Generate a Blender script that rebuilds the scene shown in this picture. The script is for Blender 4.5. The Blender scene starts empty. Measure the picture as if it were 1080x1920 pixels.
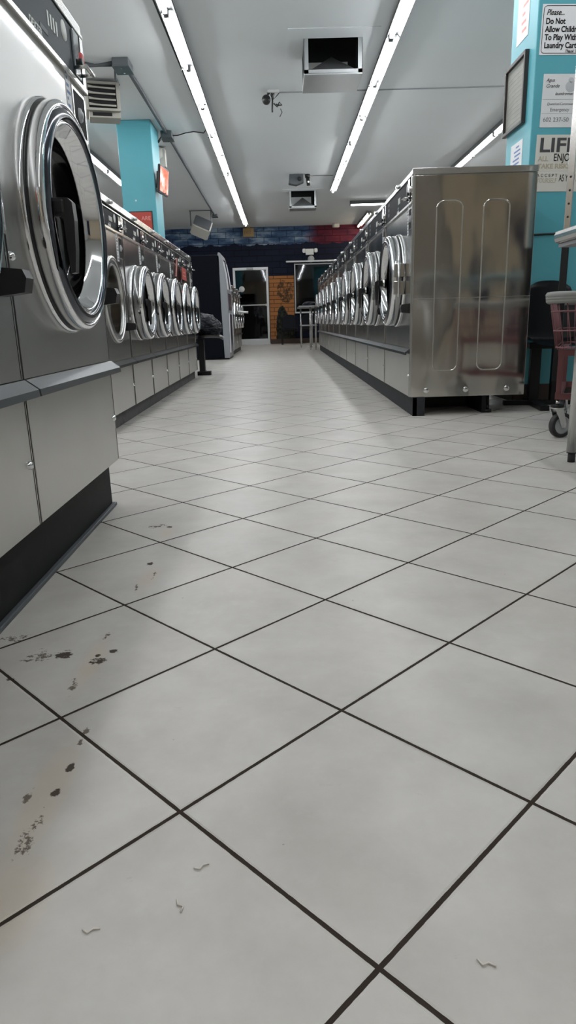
import bpy, bmesh, math, random
from math import sin, cos, pi, radians, atan2, sqrt
from mathutils import Vector, Matrix, noise
random.seed(7)
SC = bpy.context.scene
COL = SC.collection

# ------------------------------------------------------------------ materials
class NT:
    def __init__(s, name):
        s.m = bpy.data.materials.new(name); s.m.use_nodes = True
        s.t = s.m.node_tree; s.n = s.t.nodes; s.l = s.t.links
        s.b = s.n['Principled BSDF']; s.out = s.n['Material Output']
    def node(s, kind, **kw):
        n = s.n.new(kind)
        for k, v in kw.items(): setattr(n, k, v)
        return n
    def put(s, sock, v):
        if isinstance(v, bpy.types.NodeSocket): s.l.new(v, sock)
        elif v is not None: sock.default_value = v
    def math(s, op, a, b=None, c=None, clamp=False):
        n = s.node('ShaderNodeMath', operation=op, use_clamp=clamp)
        s.put(n.inputs[0], a)
        if b is not None: s.put(n.inputs[1], b)
        if c is not None: s.put(n.inputs[2], c)
        return n.outputs[0]
    def coord(s, kind='Object'):
        return s.node('ShaderNodeTexCoord').outputs[kind]
    def pos(s): return s.node('ShaderNodeNewGeometry').outputs['Position']
    def mapping(s, v, scale=(1,1,1), loc=(0,0,0), rot=(0,0,0)):
        n = s.node('ShaderNodeMapping'); s.l.new(v, n.inputs[0])
        n.inputs['Scale'].default_value = scale; n.inputs['Location'].default_value = loc; n.inputs['Rotation'].default_value = rot
        return n.outputs[0]
    def noise(s, v, scale=5, detail=3, rough=.5, out=0):
        n = s.node('ShaderNodeTexNoise'); s.l.new(v, n.inputs['Vector'])
        n.inputs['Scale'].default_value = scale; n.inputs['Detail'].default_value = detail; n.inputs['Roughness'].default_value = rough
        return n.outputs[out]
    def ramp(s, v, stops, interp='LINEAR'):
        n = s.node('ShaderNodeValToRGB'); s.l.new(v, n.inputs[0]); r = n.color_ramp; r.interpolation = interp
        while len(r.elements) < len(stops): r.elements.new(.5)
        for e, (p, c) in zip(r.elements, stops):
            e.position = p; e.color = (*c, 1) if isinstance(c, tuple) else (c, c, c, 1)
        return n.outputs[0]
    def mix(s, f, a, b, mode='MIX'):
        n = s.node('ShaderNodeMix', data_type='RGBA', blend_type=mode)
        s.put(n.inputs[0], f)
        for i, v in ((6, a), (7, b)):
            s.put(n.inputs[i], (*v, 1) if isinstance(v, tuple) and len(v) == 3 else v)
        return n.outputs[2]
    def sep(s, v):
        n = s.node('ShaderNodeSeparateXYZ'); s.l.new(v, n.inputs[0]); return n.outputs
    def comb(s, x=0, y=0, z=0):
        n = s.node('ShaderNodeCombineXYZ')
        for i, v in enumerate((x, y, z)): s.put(n.inputs[i], v)
        return n.outputs[0]
    def bump(s, h, strength=.2, dist=.01):
        n = s.node('ShaderNodeBump'); n.inputs['Strength'].default_value = strength; n.inputs['Distance'].default_value = dist
        s.l.new(h, n.inputs['Height']); s.l.new(n.outputs[0], s.b.inputs['Normal']); return n
    def set(s, **kw):
        names = dict(col='Base Color', rough='Roughness', metal='Metallic', spec='Specular IOR Level', coat='Coat Weight', trans='Transmission Weight', alpha='Alpha', ani='Anisotropic')
        for k, v in kw.items():
            if isinstance(v, tuple) and len(v) == 3: v = (*v, 1)
            s.put(s.b.inputs[names[k]], v)
        return s

M = {}
def simple(name, col, rough=.5, metal=0, spec=.5, coat=0, var=0, bump=0):
    t = NT(name); c = t.coord()
    if var:
        f = t.noise(c, 9, 4)
        col = t.mix(f, tuple(x*(1-var) for x in col), tuple(min(1, x*(1+var)) for x in col))
    t.set(col=col, rough=rough, metal=metal, spec=spec, coat=coat)
    if bump: t.bump(t.noise(c, 60, 3), bump, .002)
    M[name] = t.m
def steel(name, col=(.50,.495,.48), rough=.24, wave=.25, wscale=2.2, coat=0):
    t = NT(name); c = t.pos()
    big = t.noise(t.mapping(c, (1,1,.45)), wscale, 2, .4)
    smear = t.noise(t.mapping(c, (1.4,1.4,.8)), 3.5, 5, .65)
    r = t.math('MULTIPLY_ADD', smear, .14, rough-.07)
    cc = t.mix(smear, tuple(x*.88 for x in col), tuple(x*1.05 for x in col))
    t.set(col=cc, rough=r, metal=1, coat=coat); t.b.inputs['Coat Roughness'].default_value = .04
    t.bump(t.math('MULTIPLY', big, wave), 1.0, .05)
    M[name] = t.m
steel('stainless', rough=.34, wave=.10, coat=.18)
steel('stainless_dark_reflection', col=(.36,.36,.355), rough=.22, wave=.10)  # darker copy of the steel; the dark row it mirrors is in the colour
steel('stainless_side', col=(.60,.58,.545), rough=.12, wave=.34, wscale=2.6)
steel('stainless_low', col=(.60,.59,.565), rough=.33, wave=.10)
steel('galvanised', col=(.52,.54,.55), rough=.45, wave=.05)
simple('chrome', (.78,.79,.80), .07, 1)
simple('bezel_dark', (.09,.095,.11), .13, 1)
simple('chrome_dull', (.55,.55,.54), .22, 1)
simple('trim_steel', (.62,.62,.61), .2, 1)
simple('gasket', (.012,.012,.013), .45)
simple('black_plastic', (.012,.012,.013), .38)
simple('black_metal', (.008,.008,.009), .45, 0, .3)
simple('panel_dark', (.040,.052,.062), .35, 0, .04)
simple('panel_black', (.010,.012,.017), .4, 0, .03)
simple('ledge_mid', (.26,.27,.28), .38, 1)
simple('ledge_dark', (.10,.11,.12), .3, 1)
simple('white_label', (.72,.73,.74), .6)
simple('grey_print', (.16,.17,.18), .6)
simple('dark_print', (.010,.010,.012), .5, 0, .2)
simple('life_print', (.05,.05,.055), .6)
simple('blue_print', (.12,.20,.42), .6)
simple('red_print', (.50,.03,.03), .5)
simple('orange_label', (.75,.17,.03), .5)
simple('tan_print', (.42,.38,.28), .6)
simple('digit_pale', (.75,.77,.75), .5)
simple('drum', (.30,.30,.31), .28, 1)
simple('drum_dark', (.012,.012,.014), .35, 0, .4)
simple('drum_warm', (.50,.45,.38), .3, 1)
simple('white_paint', (.72,.73,.73), .45, var=.04)
simple('fixture_white_dimmed', (.13,.135,.14), .6, 0, .2)  # white enamel with its colour darkened to offset the glare of the tubes
simple('heater_beige', (.36,.35,.31), .5, var=.06)
simple('speaker_white', (.50,.49,.45), .5, var=.06)
simple('conduit_grey', (.10,.11,.12), .5, .3)
simple('conduit_light', (.12,.135,.145), .5, .3)
simple('cable_black', (.01,.01,.01), .5)
simple('dark_hole', (.006,.006,.007), .8)
simple('filter_pad', (.45,.45,.44), .9, var=.1)
simple('teal_edge', (.16,.46,.53), .5)
simple('sign_white', (.74,.75,.77), .35)
simple('paper_beige', (.60,.59,.54), .6, var=.04)
simple('certificate_paper', (.20,.205,.185), .5, var=.3)
simple('certificate_print', (.32,.31,.24), .6)
simple('paper_white', (.66,.67,.68), .5, var=.05)
simple('frame_wood', (.02,.013,.012), .4)
simple('chair_plastic', (.006,.007,.010), .35, 0, .35)
simple('chair_edge', (.10,.11,.13), .3, .5)
simple('chair_grey', (.015,.017,.025), .5, 0, .2)
simple('cart_red', (.12,.04,.042), .4, .1, var=.15)
simple('cart_wire', (.20,.08,.09), .4, .2)
simple('rim_grey', (.22,.22,.21), .6, var=.1)
simple('caster_grey', (.42,.44,.46), .5)
simple('rubber', (.02,.02,.022), .6)
simple('vending_side', (.006,.007,.011), .55, 0, .04)
simple('vending_grey', (.30,.31,.33), .4, .2)
simple('vending_strip', (.66,.68,.72), .4)
simple('vending_dark', (.02,.02,.05), .2)
simple('door_alu', (.58,.59,.60), .35, .6)
simple('window_alu', (.36,.36,.37), .4, .5)
simple('table_grey', (.30,.30,.31), .5, .3)
simple('exit_tan', (.40,.27,.12), .6, var=.1)
simple('exit_print', (.24,.14,.05), .6)
simple('brown_base', (.045,.025,.018), .5)
simple('sign_red', (.42,.05,.035), .5)
simple('sign_pink', (.62,.25,.22), .5)
simple('wall_cream', (.62,.52,.38), .8, var=.05)
simple('wall_taupe', (.30,.27,.23), .8, var=.05)
simple('wall_white', (.60,.60,.58), .8, var=.04)
simple('seam_line', (.34,.36,.37), .8)
simple('lint', (.62,.58,.52), .8)

def emit(name, col, st):
    t = NT(name); t.n.remove(t.b); e = t.node('ShaderNodeEmission'); e.inputs[0].default_value = (*col, 1); e.inputs[1].default_value = st
    t.l.new(e.outputs[0], t.out.inputs[0]); M[name] = t.m
emit('tube_light', (.97, .985, 1.0), 21.0)
emit('tube_warm', (1.0, .86, .66), 21.0)
def screen():
    t = NT('tv_screen'); c = t.coord('Object'); f = t.noise(c, 9, 2)
    e = t.node('ShaderNodeEmission'); t.l.new(t.ramp(f, [(.35,(.75,.16,.10)),(.5,(.85,.35,.28)),(.62,(.8,.62,.58))]), e.inputs[0]); e.inputs[1].default_value = .8
    t.l.new(e.outputs[0], t.out.inputs[0]); M['tv_screen'] = t.m
screen()
def glass(name, tint, gl=1.0):
    t = NT(name); t.n.remove(t.b)
    g = t.node('ShaderNodeBsdfGlossy'); g.inputs['Roughness'].default_value = .03; g.inputs[0].default_value = (.9,.9,.92,1)
    tr = t.node('ShaderNodeBsdfTransparent'); tr.inputs[0].default_value = (*tint, 1)
    fr = t.node('ShaderNodeFresnel'); fr.inputs[0].default_value = 1.5
    mx = t.node('ShaderNodeMixShader'); t.l.new(t.math('MULTIPLY', fr.outputs[0], gl), mx.inputs[0]); t.l.new(tr.outputs[0], mx.inputs[1]); t.l.new(g.outputs[0], mx.inputs[2])
    t.l.new(mx.outputs[0], t.out.inputs[0]); M[name] = t.m
glass('door_glass', (.10,.105,.115), .10)
glass('clear_glass', (.9,.9,.9))
glass('pane_glass', (.5,.52,.55))
def bag():
    t = NT('bag_plastic'); c = t.coord(); t.set(col=(.006,.008,.014), rough=.28, spec=.35)
    t.bump(t.noise(t.mapping(c, (2,2,10), rot=(0,.4,0)), 7, 4), 1.0, .04); M['bag_plastic'] = t.m
bag()
def ceiling():
    t = NT('ceiling_paint'); c = t.pos(); f = t.noise(c, .7, 4)
    t.set(col=t.mix(f, (.72,.755,.77), (.78,.815,.83)), rough=.75); t.bump(t.noise(c, 90, 2), .05, .003); M['ceiling_paint'] = t.m
ceiling()
def teal():
    t = NT('teal_paint'); c = t.pos(); f = t.noise(c, 2.5, 4)
    t.set(col=t.mix(f, (.075,.33,.395), (.105,.40,.465)), rough=.42); t.bump(t.noise(c, 14, 3), .15, .004); M['teal_paint'] = t.m
teal()
def plinthm(name, base, mark):
    t = NT(name); c = t.pos(); f = t.noise(c, 9, 6, .7); g = t.noise(t.mapping(c, (1,1,.3)), 3, 4)
    m = t.ramp(f, [(.52, 0.0), (.64, 1.0)])
    t.set(col=t.mix(t.math('MULTIPLY', m, g), base, mark), rough=.55, spec=.12); M[name] = t.m
plinthm('plinth_dark', (.011,.011,.0115), (.02,.02,.02))
plinthm('plinth_worn', (.10,.10,.10), (.008,.008,.008))
plinthm('plinth_grey', (.030,.032,.036), (.015,.015,.015))

# floor: diagonal ceramic tiles, stains at their places
TS = .33; TYAW = 0.78084; TX0 = .23885*TS; TY0 = 1.59862*TS
STAINS = [  # x, y, rx, ry, kind
 ]
def floor_mat():
    t = NT('floor_tile'); P = t.pos(); S = t.sep(P)
    a0 = TYAW + radians(-.086)*-1*0
    wob = t.noise(P, 1.3, 2)
    dx = t.math('SUBTRACT', S[0], TX0); dy = t.math('SUBTRACT', S[1], TY0)
    u = t.math('DIVIDE', t.math('ADD', t.math('MULTIPLY', dx, cos(a0)), t.math('MULTIPLY', dy, sin(a0))), TS)
    v = t.math('DIVIDE', t.math('SUBTRACT', t.math('MULTIPLY', dy, cos(a0)), t.math('MULTIPLY', dx, sin(a0))), TS)
    def edge(q):
        f = t.math('FRACT', t.math('ADD', q, .5)); return t.math('ABSOLUTE', t.math('SUBTRACT', f, .5))
    d = t.math('MINIMUM', edge(u), edge(v))
    d2 = t.math('ADD', d, t.math('MULTIPLY', t.math('SUBTRACT', t.noise(P, 70, 3), .5), .004))
    # grout gets filled with pale dirt in the older tiles further in
    fill = t.ramp(t.noise(P, 2.2, 3), [(.42, 0.0), (.60, 1.0)])
    far = t.math('MULTIPLY', t.math('SUBTRACT', S[1], 2.6), .5, clamp=True)
    hw = t.math('SUBTRACT', .0088, t.math('MULTIPLY', t.math('MULTIPLY', fill, far), .0048))
    g = t.math('LESS_THAN', d2, hw)
    # per tile tone
    wn = t.node('ShaderNodeTexWhiteNoise', noise_dimensions='2D')
    t.l.new(t.comb(t.math('FLOOR', u), t.math('FLOOR', v)), wn.inputs['Vector'])
    tv = wn.outputs[0]
    shift = t.node('ShaderNodeVectorMath', operation='ADD'); t.l.new(P, shift.inputs[0]); t.l.new(t.comb(t.math('MULTIPLY', tv, 37), t.math('MULTIPLY', tv, 13), 0), shift.inputs[1])
    n1 = t.noise(shift.outputs[0], 5, 6, .62); n2 = t.noise(shift.outputs[0], 26, 5, .6)
    tile = t.mix(t.ramp(n1, [(.3, 0.0), (.7, 1.0)]), (.435,.412,.378), (.565,.545,.512))
    tile = t.mix(t.math('MULTIPLY', t.ramp(n2, [(.56, 0.0), (.72, 1.0)]), .25), tile, (.58,.57,.55))
    tile = t.mix(t.math('MULTIPLY', t.ramp(t.noise(P, 2.3, 4), [(.5, 0.0), (.75, 1.0)]), .3), tile, (.54,.485,.42))
    tile = t.mix(t.math('MULTIPLY', tv, .10), tile, (.46,.455,.45))
    scf = t.ramp(t.noise(t.mapping(P, (1,1.7,1), rot=(0,0,.6)), 17, 6, .75), [(.66, 0.0), (.70, 1.0)])
    tile = t.mix(t.math('MULTIPLY', scf, .22), tile, (.30,.28,.25))
    specks = t.ramp(t.noise(P, 45, 2), [(.775, 0.0), (.79, 1.0)])
    tile = t.mix(t.math('MULTIPLY', specks, .5), tile, (.12,.11,.10))
    # stains
    warp = t.noise(P, 30, 5, .7); warp3 = t.noise(t.mapping(P, (1,1.6,1)), 60, 6, .75)
    def blob(x, y, rx, ry, ang=0):
        ax = t.math('SUBTRACT', S[0], x); ay = t.math('SUBTRACT', S[1], y)
        ca, sa = cos(ang), sin(ang)
        p = t.math('DIVIDE', t.math('ADD', t.math('MULTIPLY', ax, ca), t.math('MULTIPLY', ay, sa)), rx)
        q = t.math('DIVIDE', t.math('SUBTRACT', t.math('MULTIPLY', ay, ca), t.math('MULTIPLY', ax, sa)), ry)
        return t.math('SQRT', t.math('ADD', t.math('MULTIPLY', p, p), t.math('MULTIPLY', q, q)))
    rust = None
    for b in RUST:
        m = t.math('SUBTRACT', 1.0, blob(*b), clamp=True); rust = m if rust is None else t.math('MAXIMUM', rust, m)
    rm = t.math('MULTIPLY', t.ramp(t.math('MULTIPLY', rust, t.math('ADD', warp, .5)), [(.10, 0.0), (.75, 1.0)]), .42)
    tile = t.mix(rm, tile, (.56,.46,.34))
    dk = None
    for b in DARKS:
        m = t.math('SUBTRACT', 1.0, blob(*b), clamp=True); dk = m if dk is None else t.math('MAXIMUM', dk, m)
    dm = t.ramp(t.math('MULTIPLY', t.math('POWER', dk, .6), t.math('POWER', t.math('MULTIPLY', warp3, 2.0), 1.6)), [(.60, 0.0), (.68, 1.0)])
    tile = t.mix(t.math('MULTIPLY', dm, .9), tile, (.035,.022,.016))
    sc = None
    for b in SCAT:
        m = t.math('SUBTRACT', 1.0, blob(*b), clamp=True); sc = m if sc is None else t.math('MAXIMUM', sc, m)
    sm = t.ramp(t.math('MULTIPLY', t.math('POWER', sc, .5), t.noise(P, 58, 6, .75)), [(.44, 0.0), (.48, 1.0)])
    tile = t.mix(t.math('MULTIPLY', sm, .85), tile, (.10,.075,.055))
    col = t.mix(g, tile, t.mix(n2, (.030,.022,.018), (.055,.045,.038)))
    rg = t.math('MULTIPLY_ADD', n1, .12, .30)
    marks = t.math('MAXIMUM', t.math('MAXIMUM', g, dm), sm)
    t.set(col=col, rough=t.math('ADD', rg, t.math('MULTIPLY', marks, .4)), spec=t.math('MULTIPLY_ADD', marks, -.28, .30))
    h = t.math('ADD', t.math('MULTIPLY', t.ramp(t.math('DIVIDE', d, .03), [(.2, 0.0), (.6, 1.0)]), 1.0), t.math('MULTIPLY', t.math('ADD', n1, n2), .25))
    t.bump(h, .5, .0022)
    M['floor_tile'] = t.m

def mural_mat():
    t = NT('mural_blocks'); P = t.pos(); S = t.sep(P); X, Z = S[0], S[2]
    br = t.node('ShaderNodeTexBrick'); t.l.new(t.comb(X, Z, 0), br.inputs['Vector'])
    br.inputs['Scale'].default_value = 1; br.inputs['Brick Width'].default_value = .45; br.inputs['Row Height'].default_value = .17; br.inputs['Mortar Size'].default_value = .012; br.inputs['Mortar Smooth'].default_value = .3
    mort = br.outputs['Fac']
    V = t.comb(X, 0, t.math('MULTIPLY', Z, 3.2))
    cl = t.noise(t.mapping(V, (.9,1,.9), rot=(0,.3,0)), 1.3, 5, .6)
    cloud = t.ramp(cl, [(.36, (.02,.04,.10)), (.50, (.07,.12,.21)), (.62, (.28,.36,.46))])
    redm = t.math('MULTIPLY', t.ramp(t.math('ADD', X, t.math('MULTIPLY', cl, .8)), [(.0,0.0),(1.0,1.0)]), 1)
    rm = t.math('MULTIPLY', t.math('SUBTRACT', t.math('ADD', X, t.math('MULTIPLY', cl, 1.0)), 1.25), 3, clamp=True)
    cloud = t.mix(rm, cloud, t.ramp(cl, [(.35, (.045,.008,.02)), (.6, (.13,.02,.035))]))
    mt = t.noise(t.comb(X, 0, 0), 1.8, 5, .6)
    ridge = t.math('MULTIPLY_ADD', mt, .40, 2.66)
    low = t.math('LESS_THAN', Z, ridge)
    dark = t.mix(t.noise(V, 1, 3), (.005,.007,.018), (.013,.016,.036))
    c = t.mix(low, cloud, dark)
    c = t.mix(t.math('MULTIPLY', mort, .7), c, (.004,.004,.008))
    t.set(col=c, rough=.6, spec=.12); t.bump(t.math('SUBTRACT', 1, mort), .5, .01)
    M['mural_blocks'] = t.m
    # orange painted brick pier with dark painted plants
    t = NT('mural_bricks'); P = t.pos(); S = t.sep(P); X, Z = S[0], S[2]
    br = t.node('ShaderNodeTexBrick'); t.l.new(t.comb(X, Z, 0), br.inputs['Vector'])
    br.inputs['Scale'].default_value = 1; br.inputs['Brick Width'].default_value = .42; br.inputs['Row Height'].default_value = .118; br.inputs['Mortar Size'].default_value = .010
    br.inputs['Color1'].default_value = (.38,.15,.045,1); br.inputs['Color2'].default_value = (.30,.11,.038,1); br.inputs['Mortar'].default_value = (.015,.010,.008,1)
    n = t.noise(P, 3, 5, .65)
    c = t.mix(n, br.outputs['Color'], t.mix(.5, br.outputs['Color'], (.36,.17,.07)))
    w = t.math('MULTIPLY', t.math('SUBTRACT', t.noise(P, 7, 4, .6), .5), .16)
    def el(x, z, rx, rz):
        p = t.math('DIVIDE', t.math('SUBTRACT', t.math('ADD', X, w), x), rx); q = t.math('DIVIDE', t.math('SUBTRACT', t.math('ADD', Z, w), z), rz)
        return t.math('ADD', t.math('POWER', t.math('ABSOLUTE', p), 2.5), t.math('POWER', t.math('ABSOLUTE', q), 2.5))
    body = t.math('MINIMUM', el(.03,.30,.19,.80), el(.2,.05,.3,.45))
    top = el(.13,1.52,.24,.32)
    m1 = t.math('LESS_THAN', body, 1); m2 = t.math('LESS_THAN', top, 1)
    gr = t.ramp(t.noise(P, 16, 4), [(.4, (.008,.009,.008)), (.62, (.03,.035,.025))])
    bl = t.ramp(t.noise(P, 8, 5, .7), [(.46, 0.0), (.54, 1.0)])
    c = t.mix(m1, c, gr); c = t.mix(t.math('MULTIPLY', t.math('MULTIPLY', m2, bl), .85), c, (.035,.03,.018))
    t.set(col=c, rough=.6, spec=.15); t.bump(t.math('SUBTRACT', 1, br.outputs['Fac']), .4, .008)
    M['mural_bricks'] = t.m
# stains on the tiles: x, y, half sizes, turn
RUST = [(-.385,1.19,.035,.17,.0),(-.345,.80,.045,.20,.0),(-.36,1.63,.04,.14,0),(-.378,2.03,.04,.10,0),(-.33,.62,.07,.12,.0)]
DARKS = [(-.450,1.222,.028,.030),(-.374,1.190,.028,.022),(-.353,1.232,.016,.012),(-.381,1.215,.010,.012),(-.377,1.743,.016,.020),(-.378,2.088,.014,.018),(-.330,.862,.010,.022),(-.334,.808,.010,.018),(-.521,1.13,.012,.010)]
SCAT = [(-.385,1.30,.018,.055,-.3),(-.395,1.10,.020,.09,.1),(-.378,1.57,.014,.08,.1),(-.350,1.66,.012,.09,0),(-.50,1.22,.08,.07,0),(-.58,1.30,.08,.06,.3),(-.332,.95,.014,.08,0),(-.34,.72,.026,.11,0),(-.37,.80,.018,.05,0),(-.42,2.10,.09,.05,0)]
LINT = [(-.114,.664,.6,'thin bent lint thread on the near tile, topmost of the three at lower left'),(-.131,.609,2.2,'thin bent lint thread between the two others at lower left'),(-.223,.580,.3,'thin bent lint thread lowest and furthest left of the three'),(.185,.528,-.2,'small lint thread at the lower right of the near tiles')]
mural_mat()

# ------------------------------------------------------------------ mesh helpers
class MB:
    def __init__(s): s.bm = bmesh.new()
    def box(s, x0, x1, y0, y1, z0, z1, bev=0, seg=2):
        r = bmesh.ops.create_cube(s.bm, size=1)
        for v in r['verts']:
            v.co = Vector(((x0+x1)/2 + v.co.x*(x1-x0), (y0+y1)/2 + v.co.y*(y1-y0), (z0+z1)/2 + v.co.z*(z1-z0)))
        if bev:
            es = list({e for v in r['verts'] for e in v.link_edges})
            bmesh.ops.bevel(s.bm, geom=es, offset=bev, segments=seg, affect='EDGES', profile=.5)
        return s
    def obox(s, c, size, rot, bev=0):
        """box centred at c with a rotation matrix"""
        r = bmesh.ops.create_cube(s.bm, size=1)
        vs = r['verts']
        for v in vs: v.co = Vector((v.co.x*size[0], v.co.y*size[1], v.co.z*size[2]))
        if bev:
            n0 = set(s.bm.verts) - set(vs)
            es = list({e for v in vs for e in v.link_edges})
            bmesh.ops.bevel(s.bm, geom=es, offset=bev, segments=2, affect='EDGES')
            vs = [v for v in s.bm.verts if v not in n0]
        for v in vs: v.co = rot @ v.co + Vector(c)
        return s
    def lathe(s, prof, c=(0,0,0), axis='x', seg=64, closed=False, sq=None):
        """prof: list of (radius, along-axis)"""
        rings = []
        for r, a in prof:
            ring = []
            for i in range(seg):
                t = 2*pi*i/seg; u, w = r*cos(t), r*sin(t)
                p = {'x': (a, u, w), 'y': (u, a, w), 'z': (u, w, a)}[axis]
                ring.append(s.bm.verts.new(Vector(p)+Vector(c)))
            rings.append(ring)
        prs = list(zip(rings, rings[1:]))
        if closed: prs.append((rings[-1], rings[0]))
        for A, B in prs:
            for i in range(seg):
                j = (i+1) % seg
                f = s.bm.faces.new((A[i], A[j], B[j], B[i])); f.smooth = True
        return s
    def disc(s, r, a, c=(0,0,0), axis='x', seg=48):
        vs = []
        for i in range(seg):
            t = 2*pi*i/seg; u, w = r*cos(t), r*sin(t)
            vs.append(s.bm.verts.new(Vector({'x': (a,u,w), 'y': (u,a,w), 'z': (u,w,a)}[axis])+Vector(c)))
        s.bm.faces.new(vs); return s
    def cyl(s, p0, p1, r, seg=12, r1=None, smooth=True):
        p0, p1 = Vector(p0), Vector(p1); d = (p1-p0).normalized()
        a = d.orthogonal().normalized(); b = d.cross(a); r1 = r if r1 is None else r1
        A = [s.bm.verts.new(p0 + (a*cos(2*pi*i/seg)+b*sin(2*pi*i/seg))*r) for i in range(seg)]
        B = [s.bm.verts.new(p1 + (a*cos(2*pi*i/seg)+b*sin(2*pi*i/seg))*r1) for i in range(seg)]
        for i in range(seg):
            j = (i+1) % seg; f = s.bm.faces.new((A[i], A[j], B[j], B[i])); f.smooth = smooth
        s.bm.faces.new(A[::-1]); s.bm.faces.new(B); return s
    def tube(s, pts, r, seg=8, closed=False):
        pts = [Vector(p) for p in pts]; n = len(pts); rings = []; prev = None
        for i, p in enumerate(pts):
            if closed: d = (pts[(i+1) % n]-pts[i-1]).normalized()
            else: d = (pts[min(i+1, n-1)]-pts[max(i-1, 0)]).normalized()
            a = d.orthogonal().normalized() if prev is None else (prev - d*prev.dot(d)).normalized()
            prev = a; b = d.cross(a)
            rings.append([s.bm.verts.new(p+(a*cos(2*pi*k/seg)+b*sin(2*pi*k/seg))*r) for k in range(seg)])
        prs = list(zip(rings, rings[1:]))
        if closed: prs.append((rings[-1], rings[0]))
        for A, B in prs:
            for i in range(seg):
                j = (i+1) % seg; f = s.bm.faces.new((A[i], A[j], B[j], B[i])); f.smooth = True
        if not closed: s.bm.faces.new(rings[0][::-1]); s.bm.faces.new(rings[-1])
        return s
    def prism(s, poly, a0, a1, axis='y', smooth=False):
        """poly in the two other axes: y->(x,z), x->(y,z), z->(x,y)"""
        def P(p, a): return {'y': (p[0], a, p[1]), 'x': (a, p[0], p[1]), 'z': (p[0], p[1], a)}[axis]
        A = [s.bm.verts.new(P(p, a0)) for p in poly]; B = [s.bm.verts.new(P(p, a1)) for p in poly]
        n = len(poly)
        for i in range(n):
            j = (i+1) % n; f = s.bm.faces.new((A[i], A[j], B[j], B[i])); f.smooth = smooth
        s.bm.faces.new(A[::-1]); s.bm.faces.new(B); return s
    def holed(s, y0, y1, z0, z1, cy, cz, r, x0, x1, n=64):
        """rectangular plate in the yz plane from x0 (back) to x1 (front) with a round hole"""
        angs = [2*pi*i/n for i in range(n)] + [atan2(z-cz, y-cy) % (2*pi) for y in (y0, y1) for z in (z0, z1)]
        angs = sorted(set(round(a, 6) for a in angs)); I, O = [], []
        for a in angs:
            c, q = cos(a), sin(a)
            ts = []
            if abs(c) > 1e-9: ts.append(((y1 if c > 0 else y0)-cy)/c)
            if abs(q) > 1e-9: ts.append(((z1 if q > 0 else z0)-cz)/q)
            t = min(x for x in ts if x > 0)
            I.append((cy+r*c, cz+r*q)); O.append((cy+t*c, cz+t*q))
        m = len(angs)
        V = [[s.bm.verts.new((x, p[0], p[1])) for p in L] for x in (x0, x1) for L in (I, O)]
        bi, bo, fi, fo = V
        for i in range(m):
            j = (i+1) % m
            s.bm.faces.new((fi[i], fo[i], fo[j], fi[j])); s.bm.faces.new((bi[j], bo[j], bo[i], bi[i]))
            s.bm.faces.new((fo[i], bo[i], bo[j], fo[j])); s.bm.faces.new((fi[j], bi[j], bi[i], fi[i]))
        return s
    def build(s, name, mat, parent=None, loc=None, rot=None, smooth_all=False):
        bmesh.ops.recalc_face_normals(s.bm, faces=s.bm.faces)
        me = bpy.data.meshes.new(name); s.bm.to_mesh(me); s.bm.free()
        if smooth_all:
            for p in me.polygons: p.use_smooth = True
        me.materials.append(M[mat]); o = bpy.data.objects.new(name, me); COL.objects.link(o)
        if parent: o.parent = parent
        if loc: o.location = loc
        if rot: o.rotation_euler = rot
        return o

def tag(o, label=None, cat=None, group=None, kind=None):
    if label: o['label'] = label
    if cat: o['category'] = cat
    if group: o['group'] = group
    if kind: o['kind'] = kind
    return o
def thing(name, label, cat, loc=(0,0,0), rz=0, group=None):
    o = bpy.data.objects.new(name, None); COL.objects.link(o); o.location = loc; o.rotation_euler = (0,0,rz); o.empty_display_size = .1
    return tag(o, label, cat, group)
def struct(o): o['kind'] = 'structure'; return o
def copy_tree(o, parent=None):
    c = o.copy(); COL.objects.link(c)
    if parent: c.parent = parent
    for ch in list(o.children): copy_tree(ch, c)
    return c
_dg = None
def text(name, body, size, mat, parent, loc, rot=(0,0,0), depth=.0008, shear=0, bold=0, align='LEFT', sx=1):
    cu = bpy.data.curves.new(name, 'FONT'); cu.body = body; cu.size = size; cu.extrude = depth; cu.shear = shear; cu.offset = bold; cu.align_x = align
    tmp = bpy.data.objects.new(name+'_tmp', cu); COL.objects.link(tmp)
    bpy.context.view_layer.update()
    me = bpy.data.meshes.new_from_object(tmp.evaluated_get(bpy.context.evaluated_depsgraph_get()))
    bpy.data.objects.remove(tmp); bpy.data.curves.remove(cu)
    me.name = name; me.materials.clear(); me.materials.append(M[mat])
    if sx != 1:
        for v in me.vertices: v.co.x *= sx
    o = bpy.data.objects.new(name, me); COL.objects.link(o); o.parent = parent; o.location = loc; o.rotation_euler = rot
    return o
R90 = pi/2
FACE = (R90, 0, R90)          # text in the yz plane facing +x, reading towards +y

# ------------------------------------------------------------------ the room
ZC = 3.35; YB = 21.5; YF = -4.5; XL = -5.5; XR = 6.0
floor_mat()
struct(MB().box(XL,XR,YF,YB+.3,-.12,0).build('floor', 'floor_tile'))
V1 = (.31,.88,7.80,8.35); V2 = (.25,.82,15.96,16.33)
cm = MB(); yy = YF
for x0, x1, y0, y1 in (V1, V2):
    cm.box(XL,XR,yy,y0,ZC,ZC+.12).box(XL,x0,y0,y1,ZC,ZC+.12).box(x1,XR,y0,y1,ZC,ZC+.12); yy = y1
cm.box(XL,XR,yy,YB+.3,ZC,ZC+.12)
struct(cm.build('ceiling', 'ceiling_paint'))
struct(MB().box(XL-.12,XL,YF,YB+.3,0,ZC).build('wall_left', 'wall_white'))
struct(MB().box(XR,XR+.12,YF,YB+.3,0,ZC).build('wall_right', 'wall_white'))
struct(MB().box(1.2,3.02,YF-.02,YF,0,ZC).build('wall_unseen_bands', 'wall_taupe'))  # unseen taupe slab, added to tone the reflection in the polished side panel
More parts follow.
